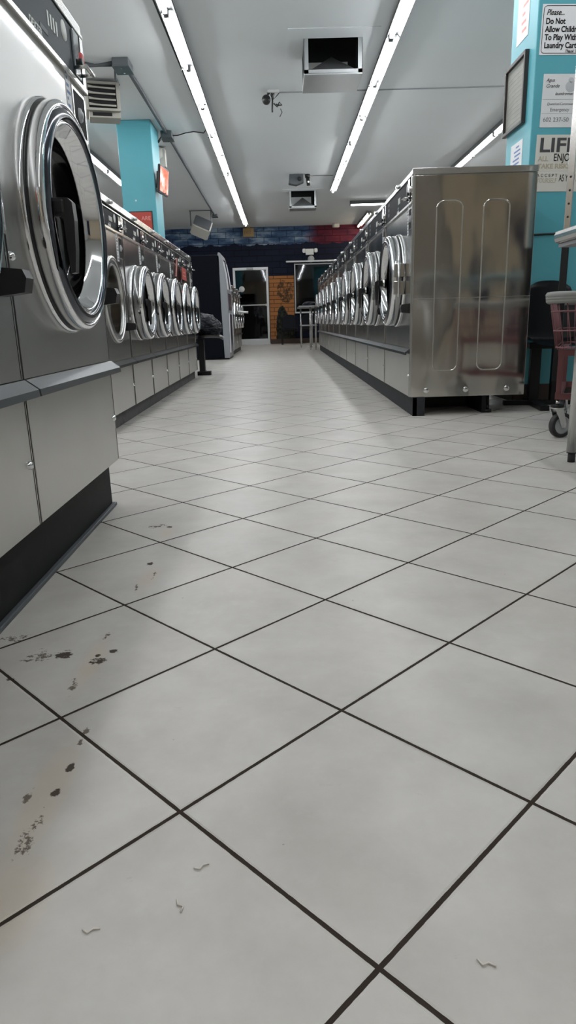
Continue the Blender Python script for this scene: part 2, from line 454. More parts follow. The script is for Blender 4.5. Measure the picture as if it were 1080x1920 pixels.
struct(MB().box(XL,2.9,YF-.12,YF-.021,0,ZC).box(3.35,4.05,YF-.12,YF,0,ZC).box(2.9,3.35,YF-.12,YF,2.5,ZC).box(4.05,XR,YF-.12,YF,2.7,ZC).build('wall_unseen_bands', 'wall_cream'))  # unseen wall behind the camera, cut into bands to shape that reflection
struct(MB().box(2.9,3.35,YF-.10,YF-.06,0,2.5).box(4.05,XR,YF-.10,YF-.06,0,2.7).build('added_dark_band', 'vending_dark'))  # unseen dark panes, invented to give the side-panel reflection dark bands
struct(MB().box(3.02,3.10,YF-.02,YF+.06,0,2.55).box(4.02,4.10,YF,YF+.06,0,2.75).build('trim_3', 'window_alu'))  # unseen jambs beside the added dark panes
# back wall with openings for the door and the window
DX0, DX1, DZ = -1.42, -.36, 2.23
WX0, WX1, WZ0, WZ1 = .42, 3.4, .92, 2.30
w = MB()
w.box(XL,DX0,YB,YB+.2,0,ZC); w.box(DX0,DX1,YB,YB+.2,DZ,ZC); w.box(DX1,WX0,YB,YB+.2,1.97,ZC)
w.box(WX0,WX1,YB,YB+.2,WZ1,ZC); w.box(WX0,WX1,YB,YB+.2,0,WZ0-.04); w.box(WX1,XR,YB,YB+.2,0,ZC)
struct(w.build('wall_back', 'mural_blocks'))
struct(MB().box(DX1+.02,WX0-.02,YB-.03,YB+.2,.0,1.97).build('wall_back', 'mural_bricks'))
struct(MB().box(DX1,4,YB-.06,YB-.032,0,.14).build('baseboard_back', 'brown_base'))
# the night outside
struct(MB().box(-3,5,YB+1.6,YB+1.7,-.1,3.2).build('wall_outside', 'dark_hole'))
struct(MB().box(-3,5,YB+.3,YB+1.6,-.12,-.02).build('floor_outside', 'dark_hole'))
# door
d = struct(MB().box(DX0,DX0+.07,YB-.05,YB+.08,0,DZ,.006).box(DX1-.07,DX1,YB-.05,YB+.08,0,DZ,.006).box(DX0,DX1,YB-.052,YB+.08,DZ-.08,DZ,.006).box(DX0+.07,DX1-.07,YB-.03,YB+.03,0,.16,.005).build('door_1', 'door_alu'))
MB().box(DX0+.07,DX1-.07,YB+.01,YB+.018,.16,DZ-.08).build('glass_pane', 'pane_glass', d)
MB().cyl((DX0+.07,YB-.09,1.15),(DX1-.07,YB-.09,1.15),.018).box(DX0+.05,DX0+.11,YB-.10,YB-.03,1.12,1.18).box(DX1-.11,DX1-.05,YB-.10,YB-.03,1.12,1.18).build('push_bar', 'door_alu', d)
MB().box(-1.0,-.8,YB-.10,YB-.05,DZ-.07,DZ-.01,.008).build('door_closer', 'window_alu', d)
MB().lathe([(0,0),(.085,0),(.085,.006),(0,.006)], (DX0+.25,YB-.01,1.62), 'y', 32).build('round_sticker', 'white_label', d)
MB().box(DX0-.02,DX1+.02,YB-.12,YB-.05,0,.012).build('threshold', 'door_alu', d)
# window
wn = struct(MB().box(WX0,WX0+.035,YB-.05,YB+.05,WZ0,WZ1).box(WX1-.04,WX1,YB-.04,YB+.05,WZ0,WZ1).box(WX0,WX1,YB-.04,YB+.05,WZ1-.03,WZ1).box(1.9,1.94,YB-.03,YB+.05,WZ0,WZ1).build('window_1', 'window_alu'))
MB().box(WX0+.03,WX1-.03,YB+.01,YB+.018,WZ0,WZ1-.03).build('glass_pane', 'pane_glass', wn)
MB().box(WX0-.0,WX1,YB-.12,YB+.05,WZ0-.045,WZ0,.005).build('window_sill', 'door_alu', wn)
MB().box(.18,2.6,YB-.14,YB-.05,2.33,2.38,.01).build('blind_rail', 'door_alu', wn)
# teal pillars
PX = 1.73; PY = 5.12
struct(MB().box(PX,4.2,PY,PY+.53,0,ZC,.006).build('wall_pier', 'teal_paint'))
struct(MB().box(PX-.012,4.2,PY-.014,PY,0,.13,.003).box(PX-.014,PX,PY,PY+.53,0,.13,.003).build('baseboard_pier', 'brown_base'))
struct(MB().box(-2.19,-1.72,10.4,11.0,0,ZC,.01).build('wall_pillar', 'teal_paint'))
struct(MB().tube([(1.745,PY-.006,1.17),(1.9,PY-.006,1.172),(2.4,PY-.006,1.18)],.007).build('trim_1', 'black_plastic'))
# thin joint across the ceiling
struct(MB().box(-.1,6,9.41,9.424,ZC-.012,ZC).build('trim_2', 'seam_line'))

# ------------------------------------------------------------------ fluorescent strips
def strip(label, loc, rz, group, n=1, L=2.70, mat='tube_light', side=1):
    t = thing('strip_light', label, 'ceiling light', loc, rz, group)
    # local: length along y, hanging from z=0 downwards
    MB().prism([(-.05,0),(.05,0),(.070,-.078),(.065,-.080),(.042,-.052),(-.042,-.052),(-.065,-.080),(-.070,-.078)], .01, L-.01, 'y').build('housing', 'fixture_white_dimmed', t)
    for k in range(2):
        off = side*(-.022+.022*((k+n) % 2))
        y0 = .04+k*L/2; y1 = y0+L/2-.08
        MB().cyl((off,y0,-.083),(off,y1,-.083),.021,12).build('tube', mat, t)
        for a in (y0-.028, y1+.002): MB().box(off-.022,off+.022,a,a+.026,-.104,-.045,.004).build('socket', 'fixture_white_dimmed', t)
    MB().cyl((-.066*side,L/2,-.07),(-.066*side,L/2,-.10),.012,8).build('clip', 'trim_steel', t)
    return t
places = ['first','second','third','fourth','fifth','sixth','seventh','eighth','ninth','tenth']
y = -3.9; k = 0
while y+2.7 < 21.6:
    strip('strip light of the left ceiling line, overhead and out of the picture' if k < 4 else 'white strip light of the left ceiling line, %s counted from the top photo edge' % places[k-4], (-.92, y, ZC), 0, 'left line of strip lights', k); y += 2.71; k += 1
y = 15.75-2.71*7; k = 0
while y+2.6 < 16.0:
    strip('strip light of the right ceiling line, overhead and out of the picture' if k < 3 else 'white strip light of the right ceiling line, %s counted from the top photo edge' % places[k-3], (1.17, y, ZC), 0, 'right line of strip lights', k); y += 2.71; k += 1
for k in range(5):
    strip('strip light over the left side, hidden behind the near washers' if k < 4 else 'fluorescent strip light seen between the near washer and the teal pillar', (-3.0, 1.0+2.71*k, ZC), 0, 'strip lights over the left side', k)
for k in range(4):
    strip('strip light over the right side, hidden behind the sign pier' if k > 0 else 'fluorescent strip light showing above the right washers, left of the sign pier', (3.3, 14.1-2.71*(4-k), ZC), 0, 'strip lights over the right side', k, side=-1)
strip('crosswise fluorescent strip light above the far washers', (1.69+2.0,17.45,ZC), R90, 'far lights', 0, 2.0)
strip('warm fluorescent strip light above the red mural corner', (2.35,19.0,ZC), 0, 'far lights', 1, 2.4, 'tube_warm')

# ------------------------------------------------------------------ washers
def washer(label, W, H, zp0, zp1, zl, zb, cz, R, D=.75, cy=0, style='big', group=None, door=True, recess=True, lower_split=None, lid=.03):
    """front plane x=0 facing +x, width along y centred on 0. Near edge = -y"""
    t = thing('washing_machine', label, 'washing machine', (0,0,0), 0, group)
    g = .0035; h = W/2
    zt = H-lid-.002
    MB().box(-D,-.017,-h+.001,-h+.009,zb-.002,zt).box(-D,-.017,h-.009,h-.001,zb-.002,zt).box(-D,-.017,-h+.009,h-.009,zt-.008,zt).box(-D,-D+.008,-h+.009,h-.009,zb-.002,zt-.008).box(-D+.008,-.017,-h+.009,h-.009,zb-.002,zb+.006).build('body', 'stainless', t)
    MB().holed(-h+.001,h-.001,zb-.002,zt,cy,cz,R*.90,-.017,-.0125).build('inner_frame', 'dark_hole', t)
    MB().box(-D,.006,-h+.0015,h-.0015,H-lid,H,.005).build('top_cap', 'trim_steel', t)
    MB().cyl((.006,.06,H-lid/2),(.024,.06,H-lid/2),.013,14).cyl((.024,.06,H-lid/2),(.028,.06,H-lid/2),.009,14).build('top_lock', 'chrome', t)
    # main front panel with the port
    MB().holed(-h+g,h-g,zl+.012,zp0-.008,cy,cz,R*.90,-.012,0).build('front_panel', 'stainless' if style == 'near' else 'stainless_dark_reflection', t)
    # control panel
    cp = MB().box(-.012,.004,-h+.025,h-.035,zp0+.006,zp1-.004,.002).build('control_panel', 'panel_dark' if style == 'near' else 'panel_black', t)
    MB().box(-.012,.012,-h+g,h-g,zp0-.010,zp0+.006,.002).box(-.012,.010,-h+g,h-g,zp1-.004,zp1+.006,.002).box(-.012,.008,-h+g,-h+.025,zp0+.006,zp1-.004).box(-.012,.008,h-.035,h-g,zp0+.006,zp1-.004).build('panel_frame', 'trim_steel', t)
    hp = zp1-zp0
    # coin plate at the right end of the panel
    cx = h-.085
    MB().box(.004,.012,cx-.034,cx+.020,zp0+.014,zp1-.012,.002).build('coin_plate', 'chrome', t)
    MB().cyl((.012,cx-.006,zp0+hp*.38),(.026,cx-.006,zp0+hp*.38),.010,14).build('coin_slot', 'black_plastic', t)
    MB().cyl((.01,cx-.045,zp0+.03),(.045,cx-.045,zp0+.03),.005,8).cyl((.01,cx+.03,zp0+.03),(.045,cx+.03,zp0+.03),.005,8).cyl((.045,cx-.052,zp0+.03),(.045,cx+.034,zp0+.03),.006,8).build('coin_guard', 'trim_steel', t)
    MB().lathe([(0,.016),(.017,.016),(.020,.008),(.020,.004)], (0,h-.047,zp0+hp*.52), 'x', 20).build('start_button', 'red_print' if style == 'near' else 'trim_steel', t)
    MB().lathe([(0,.0052),(.026,.0052),(.026,.004)], (0,cx-.105,zp1-hp*.30), 'x', 28).build('round_badge', 'digit_pale', t)
    dm = MB()
    for i in range(4):
        yy = .07+i*.024 if style == 'near' else .02+i*.022
        dm.box(.004,.0055,yy,yy+.011,zp0+hp*.42,zp0+hp*.66)
    dm.build('program_lights', 'digit_pale', t)
    mk = MB()
    for yy, zz, a, b in ((-.31,.75,.05,.02),(-.31,.52,.05,.02),(-.31,.3,.05,.02),(.0,.22,.06,.012)):
        yy = yy*W/.82
        mk.box(.004,.0052,yy,yy+a,zp0+hp*zz,zp0+hp*zz+b)
    mk.build('panel_print', 'grey_print', t)
    text('logo_lettering', 'DEXTER', .026 if style == 'near' else .020, 'digit_pale', t, (.0045, -.085 if style=='near' else -.02, zp0+.012), FACE, bold=.0003)
    # ledge between the front panel and the lower door
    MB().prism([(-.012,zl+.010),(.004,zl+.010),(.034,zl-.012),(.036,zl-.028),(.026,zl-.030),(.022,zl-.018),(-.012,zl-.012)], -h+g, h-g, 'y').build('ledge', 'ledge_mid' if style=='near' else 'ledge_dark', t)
    # lower panel
    lp = MB()
    if lower_split is None: lp.box(-.012,0,-h+g,h-g,zb,zl-.022,.002)
    else: lp.box(-.012,0,-h+g,lower_split-g,zb,zl-.022,.002).box(-.012,.003,lower_split+g,h-g,zb,zl-.022,.002)
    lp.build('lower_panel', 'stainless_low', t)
    for yy in (h-.034,):
        MB().lathe([(0,.010),(.006,.009),(.010,.004),(.011,0)], (0,yy,zb+(zl-zb)*.45), 'x', 12).build('bolt', 'chrome', t)
        MB().lathe([(0,.010),(.006,.009),(.010,.004),(.011,0)], (0,-h+.018,cz-R*.42), 'x', 12).build('bolt', 'chrome', t)
    gw = .005 if style == 'near' else .012
    if style != 'near': MB().box(0,.006,h-.011,h-g,zb+.002,zl-.034,.001).box(0,.006,h-.011,h-g,zl+.014,zp0-.012,.001).build('edge_strip', 'trim_steel', t)
    if style == 'near': gw = .002
    MB().box(0,.0008,h-.011-gw,h-.011,zb+.002,zl-.034).box(0,.0008,h-.011-gw,h-.011,zl+.014,zp0-.012).build('edge_groove', 'gasket', t)
    # label strip and soap recess
    if recess:
        ry0, ry1, rz1 = h-(.150 if style == 'near' else .125), h-.034, zp0-.030
        rz0 = rz1-.115
        MB().box(-.006,.002,ry0,ry1,rz0,rz1).build('soap_recess', 'dark_hole', t)
        MB().box(0,.0035,ry0-.008,ry0,rz0-.008,rz1+.008).box(0,.0035,ry1,ry1+.008,rz0-.008,rz1+.008).box(0,.0035,ry0,ry1,rz1,rz1+.008).box(0,.0035,ry0,ry1,rz0-.008,rz0).build('recess_frame', 'trim_steel', t)
        MB().lathe([(0,.012),(.009,.012),(.010,.008),(.019,.007),(.021,.002)], (0,(ry0+ry1)/2,(rz0+rz1)/2), 'x', 20).build('soap_lock', 'caster_grey', t)
        lb = MB().box(0,.0012,ry0-.062,ry0-.014,rz0-.03,rz1+.022).build('label_strip', 'white_label', t)
        lt = MB()
        for i in range(9): lt.box(.0012,.0018,ry0-.056,ry0-.022-.012*(i % 3),rz0-.02+i*.018,rz0-.012+i*.018)
        lt.build('label_print', 'grey_print' if style != 'near' else 'blue_print', lb)
    # port: drum behind
    if door: MB().lathe([(R*.90,-.010),(R*.86,-.03),(R*.82,-.05),(R*.80,-.08)], (0,cy,cz), 'x').build('port_collar', 'gasket', t)
    else: MB().lathe([(R*.93,.006),(R*.80,.012),(R*.775,.004),(R*.77,-.02),(R*.80,-.05),(R*.80,-.08)], (0,cy,cz), 'x').build('port_collar', 'chrome_dull', t)
    dr = MB().lathe([(R*.80,-.08),(R*.80,-.40),(R*.70,-.44),(R*.2,-.45),(.001,-.45)], (0,cy,cz), 'x').build('drum', 'drum_dark' if door else 'drum_warm', t)
    rb = MB()
    for k in range(3):
        a = 2*pi*k/3+.5; y0, z0 = cy+cos(a)*R*.74, cz+sin(a)*R*.74
        rb.cyl((-.10,y0,z0),(-.42,y0,z0),R*.07,8)
    rb.build('drum_rib', 'drum', dr)
    # flange on the panel
    MB().lathe([(R*.90,-.004),(R*.90,.010),(R*.96,.014),(R,.008),(R,0)], (0,cy,cz), 'x').build('port_flange', 'chrome' if door else 'chrome_dull', t)
    # small door catch on the far edge
    MB().prism([(0,cz-R*.72),(.055,cz-R*.70),(.062,cz-R*.60),(.055,cz-R*.54),(0,cz-R*.52)], h-.075, h-.030, 'y').build('door_catch', 'black_plastic', t)
    if door:
        q = R/.295; e = .95 if style == 'near' else 1.45; xe = .012 if style == 'near' else .046; dx = xe-.012
        bz = MB().lathe([(.262*q,.012),(.280*q,.012),(.286*q,.014),(.287*q,.048*e),(.283*q,.055*e),(.276*q,.059*e),(.272*q,.058*e),(.270*q,.054*e)], (0,cy,cz), 'x', 96).build('door', 'chrome', t)
        MB().lathe([(.286*q,.006),(.2885*q,.007),(.2885*q,.014),(.286*q,.016)], (0,cy,cz), 'x', 96).build('edge_band', 'black_plastic', bz)
        MB().lathe([(.268*q,.002),(.276*q,.004),(.276*q,.016*e),(.262*q,.018*e)], (0,cy,cz), 'x', 64).build('gasket', 'gasket', bz)
        MB().lathe([(.271*q,.052*e),(.266*q,.060*e),(.256*q,.066*e),(.246*q,.066*e),(.238*q,.060*e),(.236*q,.052*e)], (0,cy,cz), 'x', 96).build('inner_rim', 'bezel_dark', bz)
        MB().lathe([(.237*q,.057*e),(.232*q,.060*e),(.229*q,.055*e),(.222*q,(.040*e+xe)/2),(.214*q,xe),(.211*q,xe-.004)], (0,cy,cz), 'x', 96).build('inner_cone', 'chrome', bz)
        MB().lathe([(.2115*q,.009+dx),(.206*q,-.030),(.190*q,-.052),(.15*q,-.062),(.09*q,-.066),(.001,-.067)], (0,cy,cz), 'x', 64).build('glass_bowl', 'door_glass', bz)
        # grip: stub out from the near edge of the ring, then a bar hanging down
        yb = cy-.222*q; xo = .048*e
        hb = MB(); hb.box(xo-.012,xo+.042,yb-.014,yb+.020,cz-.020,cz+.022,.009)
        hb.prism([(xo+.024,cz+.022),(xo+.048,cz+.020),(xo+.058,cz+.010),(xo+.060,cz-.03),(xo+.056,cz-.10),(xo+.050,cz-.150),(xo+.040,cz-.152),(xo+.036,cz-.10),(xo+.034,cz-.03),(xo+.022,cz-.016)], yb-.012, yb+.018, 'y')
        hb.build('door_grip', 'black_plastic', bz)
        MB().lathe([(.0,xo+.004),(.026,xo+.002),(.030,xo-.010)], (0,yb,cz), 'x', 24).build('grip_plate', 'chrome_dull', bz)
        # hinge on the far edge
        yh = cy+.272*q
        MB().box(.002,.050*e,yh+.004,yh+.030,cz-.095*q,cz-.012,.005).box(.002,.050*e,yh+.004,yh+.030,cz+.012,cz+.095*q,.005).build('hinge', 'chrome_dull', bz)
        MB().cyl((.028*e,yh+.030,cz-.11*q),(.028*e,yh+.030,cz+.11*q),.009,12).build('hinge_pin', 'trim_steel', bz)
        if style != 'near': MB().tube([(.03,cy-.02,cz+.281*q),(.05,cy-.005,cz+.300*q),(.03,cy+.02,cz+.2815*q)],.003,6).build('wire_loop', 'dark_print', bz)
    return t

# near bank on the left, two big machines beside the camera
GA = 'large washers of the near left bank'
A = washer('large stainless front-load washer nearest the camera on the left, its door beside the photo edge', .82, 1.515, 1.335, 1.482, .50, .165, .905, .295, style='near', group=GA)
A.location = (-.60, 2.01, 0)
_dA = [c for c in A.children if c.name == 'door'][0]
o = MB().lathe([(0,.002),(.050,.002),(.050,.0)], (-.058,.03,.835), 'x', 32).build('round_sticker', 'white_label', _dA)
MB().lathe([(.030,.0024),(.038,.0030),(.040,.0022)], (-.058,.03,.835), 'x', 28).build('sticker_print', 'red_print', _dA)
B = copy_tree(A); B.location = (-.60, 1.187, 0)
B['label'] = 'large stainless washer at the left photo edge with an orange and a black sticker'
for c in list(B.children):
    if c.name.startswith('door.'):
        for q in list(c.children):
            if q.name.startswith(('round_sticker','sticker_print')): bpy.data.objects.remove(q)
o = MB().box(.0,.0012,.30,.395,.945,1.0).build('warning_sticker', 'orange_label', B); o['label'] = 'orange warning sticker'
s2 = MB(); [s2.box(.0012,.0018,.315,.375-(i % 2)*.015,.955+i*.011,.960+i*.011) for i in range(3)]; s2.build('sticker_print', 'red_print', o)
o = MB().box(.0,.0012,.285,.398,.90,.942).build('warning_sticker', 'grey_print', B); o['label'] = 'grey text sticker'
s2 = MB(); [s2.box(.0012,.0018,.290,.392-(i % 2)*.015,.905+i*.009,.909+i*.009) for i in range(4)]; s2.build('sticker_print', 'digit_pale', o)
o = MB().box(.0,.0012,.29,.398,.82,.895).build('warning_sticker', 'dark_print', B); o['label'] = 'black sticker with a red bar'
MB().box(.0012,.0018,.335,.380,.852,.864).build('sticker_bar', 'red_print', o)
s2 = MB(); [s2.box(.0012,.0018,.325,.390-(i % 2)*.012,.825+i*.008,.828+i*.008) for i in range(3)]; s2.box(.0012,.0018,.30,.325,.88,.886).box(.0012,.0018,.365,.375,.872,.890); s2.build('sticker_print', 'digit_pale', o)
Cc = copy_tree(A); Cc.location = (-.60, .365, 0)
Cc['label'] = 'large stainless washer standing beside the camera, next to the one with the orange sticker'
p = MB().box(-.72,-.03,-.02,2.38,0,.163,.003).build('base_plinth', 'plinth_dark'); p.location = (-.60,0,0)
tag(p, 'black steel base under the large washers at the near left', 'machine base')
MB().box(-.032,-.016,-.02,2.39,0,.012,.003).build('floor_sealant', 'conduit_grey', p)

# far left row of six narrower washers
GL = 'narrow washers of the far left row'
LP = .72
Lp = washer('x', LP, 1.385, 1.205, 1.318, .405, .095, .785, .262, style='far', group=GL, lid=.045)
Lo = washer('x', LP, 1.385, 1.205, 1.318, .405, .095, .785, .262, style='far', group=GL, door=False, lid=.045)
Lo.location = (-1.04, 4.1+LP*.5, 0); Lo['label'] = 'narrow stainless washer with an open port, just past the large washers'
llab = ['narrow stainless washer with a round chrome door right after the open one', 'narrow stainless washer, third of the far left row', 'narrow stainless washer, fourth of the far left row, by the pink paper tag',
        'narrow stainless washer, fifth of the far left row, with a red notice hanging on it', 'narrow stainless washer at the far end of the left row beside the black chair']
for i in range(5):
    o = Lp if i == 0 else copy_tree(Lp)
    o.location = (-1.04, 4.1+LP*(i+1.5), 0); o['label'] = llab[i]
p = MB().box(-.70,-.03,4.10,8.40,0,.093,.003).build('base_plinth', 'plinth_worn'); p.location = (-1.04,0,0)
tag(p, 'scuffed grey base under the far left row of washers', 'machine base')

# right row of ten large washers seen from the near end
GR = 'large washers of the right row'
RP = 1.12
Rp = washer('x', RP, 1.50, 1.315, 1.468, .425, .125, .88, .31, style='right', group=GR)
for i in range(10):
    o = Rp if i == 0 else copy_tree(Rp)
    o.location = (.83, 4.52+RP*(i+.5), 0); o.rotation_euler = (0,0,pi)
    o['label'] = ('wide stainless washer with polished side panel, nearest of the right row' if i == 0 else
                  'wide stainless washer, last of the right row beside the grey table' if i == 9 else
                  'wide stainless washer, %s from the near end of the right row' % places[i])
# side panel of the near machine (local y=+W/2 is the world near side after the half turn)
h = RP/2
sp = MB().box(-.755,-.008,h,h+.006,.122,1.462,.002).build('side_panel', 'stainless_side', Rp)
def bead(x0, x1, z0, z1, r=.045):
    pts = []
    for cx, cz_, a0 in ((x1-r,z1-r,0),(x0+r,z1-r,90),(x0+r,z0+r,180),(x1-r,z0+r,270)):
        for k in range(7):
            a = radians(a0+k*15); pts.append((cx+r*cos(a), h+.005, cz_+r*sin(a)))
    return pts
for a, b in ((-.305,-.145),(-.595,-.435)):
    MB().tube(bead(a,b,.29,1.315), .0050, 8, True).build('pressed_bead', 'stainless_side', sp)
MB().box(-.755,-.008,h+.0055,h+.0075,.742,.745).build('panel_seam', 'stainless', sp)
for x in (-.11,-.37,-.64):
    MB().lathe([(0,.004),(.008,.004),(.014,.002),(.018,0)], (0,0,0), 'y', 16).build('screw', 'chrome', sp, (x,h+.006,.165))
MB().box(-.758,.008,h-.002,h+.010,1.465,1.502,.003).build('cap_edge', 'trim_steel', Rp)
MB().box(-.010,.004,h-.002,h+.008,.125,1.465,.002).build('corner_strip', 'trim_steel', Rp)
p = MB().box(.02,.05,4.50,4.52+10*RP,0,.123,.002).box(.02,.10,4.50,4.51,0,.123).build('base_plinth', 'plinth_grey'); p.location = (.83,0,0)
tag(p, 'dark grey steel base rail under the right row of washers', 'machine base')
MB().box(.50,.53,4.58,4.52+10*RP,0,.123).build('back_rail', 'black_metal', p)
MB().box(.12,.49,4.95,4.97,0,.123).build('cross_rail', 'black_metal', p)
for x, y in ((.075,4.55),(.545,4.60)):
    MB().cyl((x,y,.0),(x,y,.02),.028,14).cyl((x,y,.02),(x,y,.05),.012,10).cyl((x,y,.05),(x,y,.123),.010,8).build('levelling_foot', 'black_metal', p)

# paper tags and things hanging on the left row
o = MB().box(0,.003,-.035,.035,-.17,0).build('paper_tag', 'sign_pink'); o.location = (-1.015,7.12,1.26); o.rotation_euler = (0,.12,0)
tag(o, 'pink paper strip hanging from a washer in the left row', 'paper tag')
o = MB().box(0,.003,-.16,.16,-.12,0).build('notice', 'sign_red'); o.location = (-1.012,7.55,1.20)
tag(o, 'small red notice hanging across a washer in the left row', 'notice')
MB().box(.003,.004,-.11,.10,-.085,-.075).box(.003,.004,-.08,.07,-.05,-.040).build('notice_print', 'sign_pink', o)
o = MB().box(-.09,.09,-.12,.12,0,.055,.01).build('small_box', 'black_plastic'); o.location = (-1.40,5.35,1.387)
tag(o, 'small black box lying on top of the left washers', 'box')

# ------------------------------------------------------------------ chairs
def shell(name, mat, parent, w=.44, back=.42, depth=.42, zs=.45):
    """moulded shell: seat towards +x from the back at x=0"""
    bm = bmesh.new(); nu, nv = 11, 18; g = []
    for j in range(nv+1):
        v = j/nv; row = []
        if v < .45: x = depth*(1-v/.45); z = zs + .012*sin(v/.45*pi) - (.02 if v < .05 else 0); ww = w*(.93+.07*min(1, v/.15))
        elif v < .6: a = (v-.45)/.15*pi/2; x = -.06*sin(a)+.0; z = zs+.06*(1-cos(a)); ww = w
        else: k = (v-.6)/.4; x = -.06-.07*k; z = zs+.06+(back-.06)*k; ww = w*(1-.30*max(0, k-.45)**1.5/.4)
        for i in range(nu+1):
            u = i/nu*2-1
            if v > .93: zz = z - (abs(u)**3)*.05
            else: zz = z
            cup = .035*abs(u)**3
            row.append(bm.verts.new((x+(cup if v > .55 else 0), u*ww/2, zz+(cup if v <= .55 else 0))))
        g.append(row)
    for j in range(nv):
        for i in range(nu):
            f = bm.faces.new((g[j][i], g[j][i+1], g[j+1][i+1], g[j+1][i])); f.smooth = True
    r = bmesh.ops.solidify(bm, geom=bm.faces[:], thickness=.012)
    m = MB(); m.bm.free(); m.bm = bm
    return m.build(name, mat, parent, smooth_all=True)
# black chair by the right pier, facing the camera
t = thing('waiting_chair', 'black moulded chair on a steel pedestal against the teal pier', 'chair', (1.90,4.97,0), radians(-97))
shell('seat_shell', 'chair_plastic', t, w=.42, back=.42, depth=.36, zs=.44)
MB().tube([(.0,-.205,.47),(-.05,-.208,.51),(-.09,-.206,.62),(-.115,-.20,.76),(-.12,-.17,.83)],.006,6).build('shell_edge', 'chair_edge', t)
MB().box(.02,.08,-.13,-.06,.03,.435,.004).box(.02,.08,.02,.09,.03,.435,.004).box(.0,.10,-.15,.11,.395,.437,.004).build('pedestal', 'black_metal', t)
MB().box(-.12,.42,-.125,-.065,0,.035,.004).box(.02,.08,-.30,.30,0,.033,.004).build('foot_bar', 'black_metal', t)
# black chair by the left row, facing across the aisle, with a bag on it
t = thing('waiting_chair', 'black moulded chair at the end of the left row holding a dark bag', 'chair', (-1.12,8.86,0), 0)
shell('seat_shell', 'chair_plastic', t, w=.48, back=.40, depth=.38, zs=.45)
MB().box(.06,.13,-.05,.05,.04,.445,.004).build('pedestal', 'black_metal', t)
MB().box(.03,.20,-.06,.06,0,.05,.004).box(.03,.09,-.06,.5,0,.03,.004).build('foot_bar', 'black_metal', t)
bm = bmesh.new(); bmesh.ops.create_icosphere(bm, subdivisions=5, radius=1)
for v in bm.verts:
    n = v.co.copy(); k = 1.06+.14*noise.noise(n*2.0)-.16*abs(noise.noise(Vector((n.x*3,n.y*3,n.z*6+n.x*2))))-.10*abs(noise.noise(Vector((n.x*7,n.y*7,n.z*13+n.y*4))))-.05*abs(noise.noise(n*22))
    x, y_, z = n.x*.185*k, n.y*.20*k, n.z*.155*k
    x += .05*(-n.z)  # slumps forward at the bottom
    z = max(z, -.13+.01*noise.noise(n*6))
    v.co = (x, y_, z+.13)
for f in bm.faces: f.smooth = True
m = MB(); m.bm.free(); m.bm = bm
o = m.build('plastic_bag', 'bag_plastic'); o.location = (-.945,8.86,.475)
tag(o, 'crumpled dark plastic laundry bag resting on the black chair', 'bag')
# two linked far chairs below the window
def far_chair(x, label):
    t = thing('waiting_chair', label, 'chair', (x,20.75,0), radians(-90), 'chairs at the back window')
    shell('seat_shell', 'chair_grey', t, w=.46, back=.42, depth=.42, zs=.42)
    MB().box(.05,.12,-.24,.24,.36,.41).build('beam', 'black_metal', t)
    MB().box(.06,.12,-.26,-.20,0,.40).box(-.18,.32,-.26,-.20,0,.03).build('leg', 'black_metal', t)
    return t
far_chair(.24, 'dark shell chair in front of the painted orange bricks')
far_chair(.80, 'dark shell chair below the back window, behind the grey table')

# far table
t = thing('folding_table', 'narrow grey steel table standing at the far end of the right row', 'table', (.65,17.05,0), 0)
MB().box(-.25,.20,-1.15,.6,.94,.975,.004).build('tabletop', 'table_grey', t)
MB().box(-.20,.16,-1.1,.5,.53,.555,.003).build('lower_shelf', 'table_grey', t)
for x, y_ in ((-.17,.5),(.10,.5),(-.0,-1.1),(.12,-1.1)):
    MB().cyl((x,y_,.06),(x,y_,.94),.022,12).cyl((x,y_,0),(x,y_,.06),.012,10,.020).build('leg', 'chrome_dull', t)
t2 = thing('laundry_bag', 'x', 'bag')
bpy.data.objects.remove(t2)
bm = bmesh.new(); bmesh.ops.create_icosphere(bm, subdivisions=4, radius=1)
for v in bm.verts:
    n = v.co.copy(); k = 1+.2*noise.noise(n*2.7+Vector((3,1,0)))
    v.co = (n.x*.16*k, n.y*.22*k, max(n.z*.06*k, -.045)+.045)
for f in bm.faces: f.smooth = True
m = MB(); m.bm.free(); m.bm = bm
o = m.build('folded_cloth', 'chair_grey'); o.location = (.67,16.7,.976); tag(o, 'low dark heap of cloth on the far grey table', 'cloth')

# ------------------------------------------------------------------ tall vending machine and washers behind
t = thing('vending_machine', 'tall black vending machine with a bowed grey front beyond the left washers', 'vending machine', (-.95,12.66,0), 0)
MB().box(-.95,-.10,0,1.1,.02,1.80,.02).build('cabinet', 'vending_side', t)
def bow(off=0):
    pts = [(-.10,.03),(-.015+off,.03),(-.005+off,.30),(0+off,.9),(-.004+off,1.20),(-.03+off,1.50),(-.065+off,1.70),(-.085+off,1.78),(-.10,1.83),(-.13,1.835),(-.14,1.80)]
    return pts
MB().prism(bow(), 0.0, 1.1, 'y').build('front_door', 'vending_grey', t)
for a, b in ((.16,.40),(.80,1.02)): MB().prism([(-.012,1.22),(.006,1.22),(-.018,1.48),(-.055,1.70),(-.075,1.70)], a, b, 'y').build('light_strip', 'vending_strip', t)
MB().prism([(-.012,1.24),(.004,1.24),(-.022,1.48),(-.065,1.74),(-.085,1.74)], .42, .78, 'y').build('display_window', 'vending_dark', t)
MB().box(-.02,.006,.25,.85,.86,1.16,.01).build('control_niche', 'vending_dark', t)
for a in (.14,.88): MB().box(-.02,.010,a,a+.10,.12,.82).build('light_strip', 'vending_strip', t)
MB().box(-.02,.006,.30,.84,.12,.80,.01).build('display_window', 'vending_dark', t)
MB().box(-.9,-.02,.02,1.08,0,.03).build('kick_plate', 'black_metal', t)
GS = 'washers behind the vending machine'
slab = ['stainless washer right behind the vending machine', 'second stainless washer behind the vending machine', 'third stainless washer behind the vending machine', 'last stainless washer before the back door']
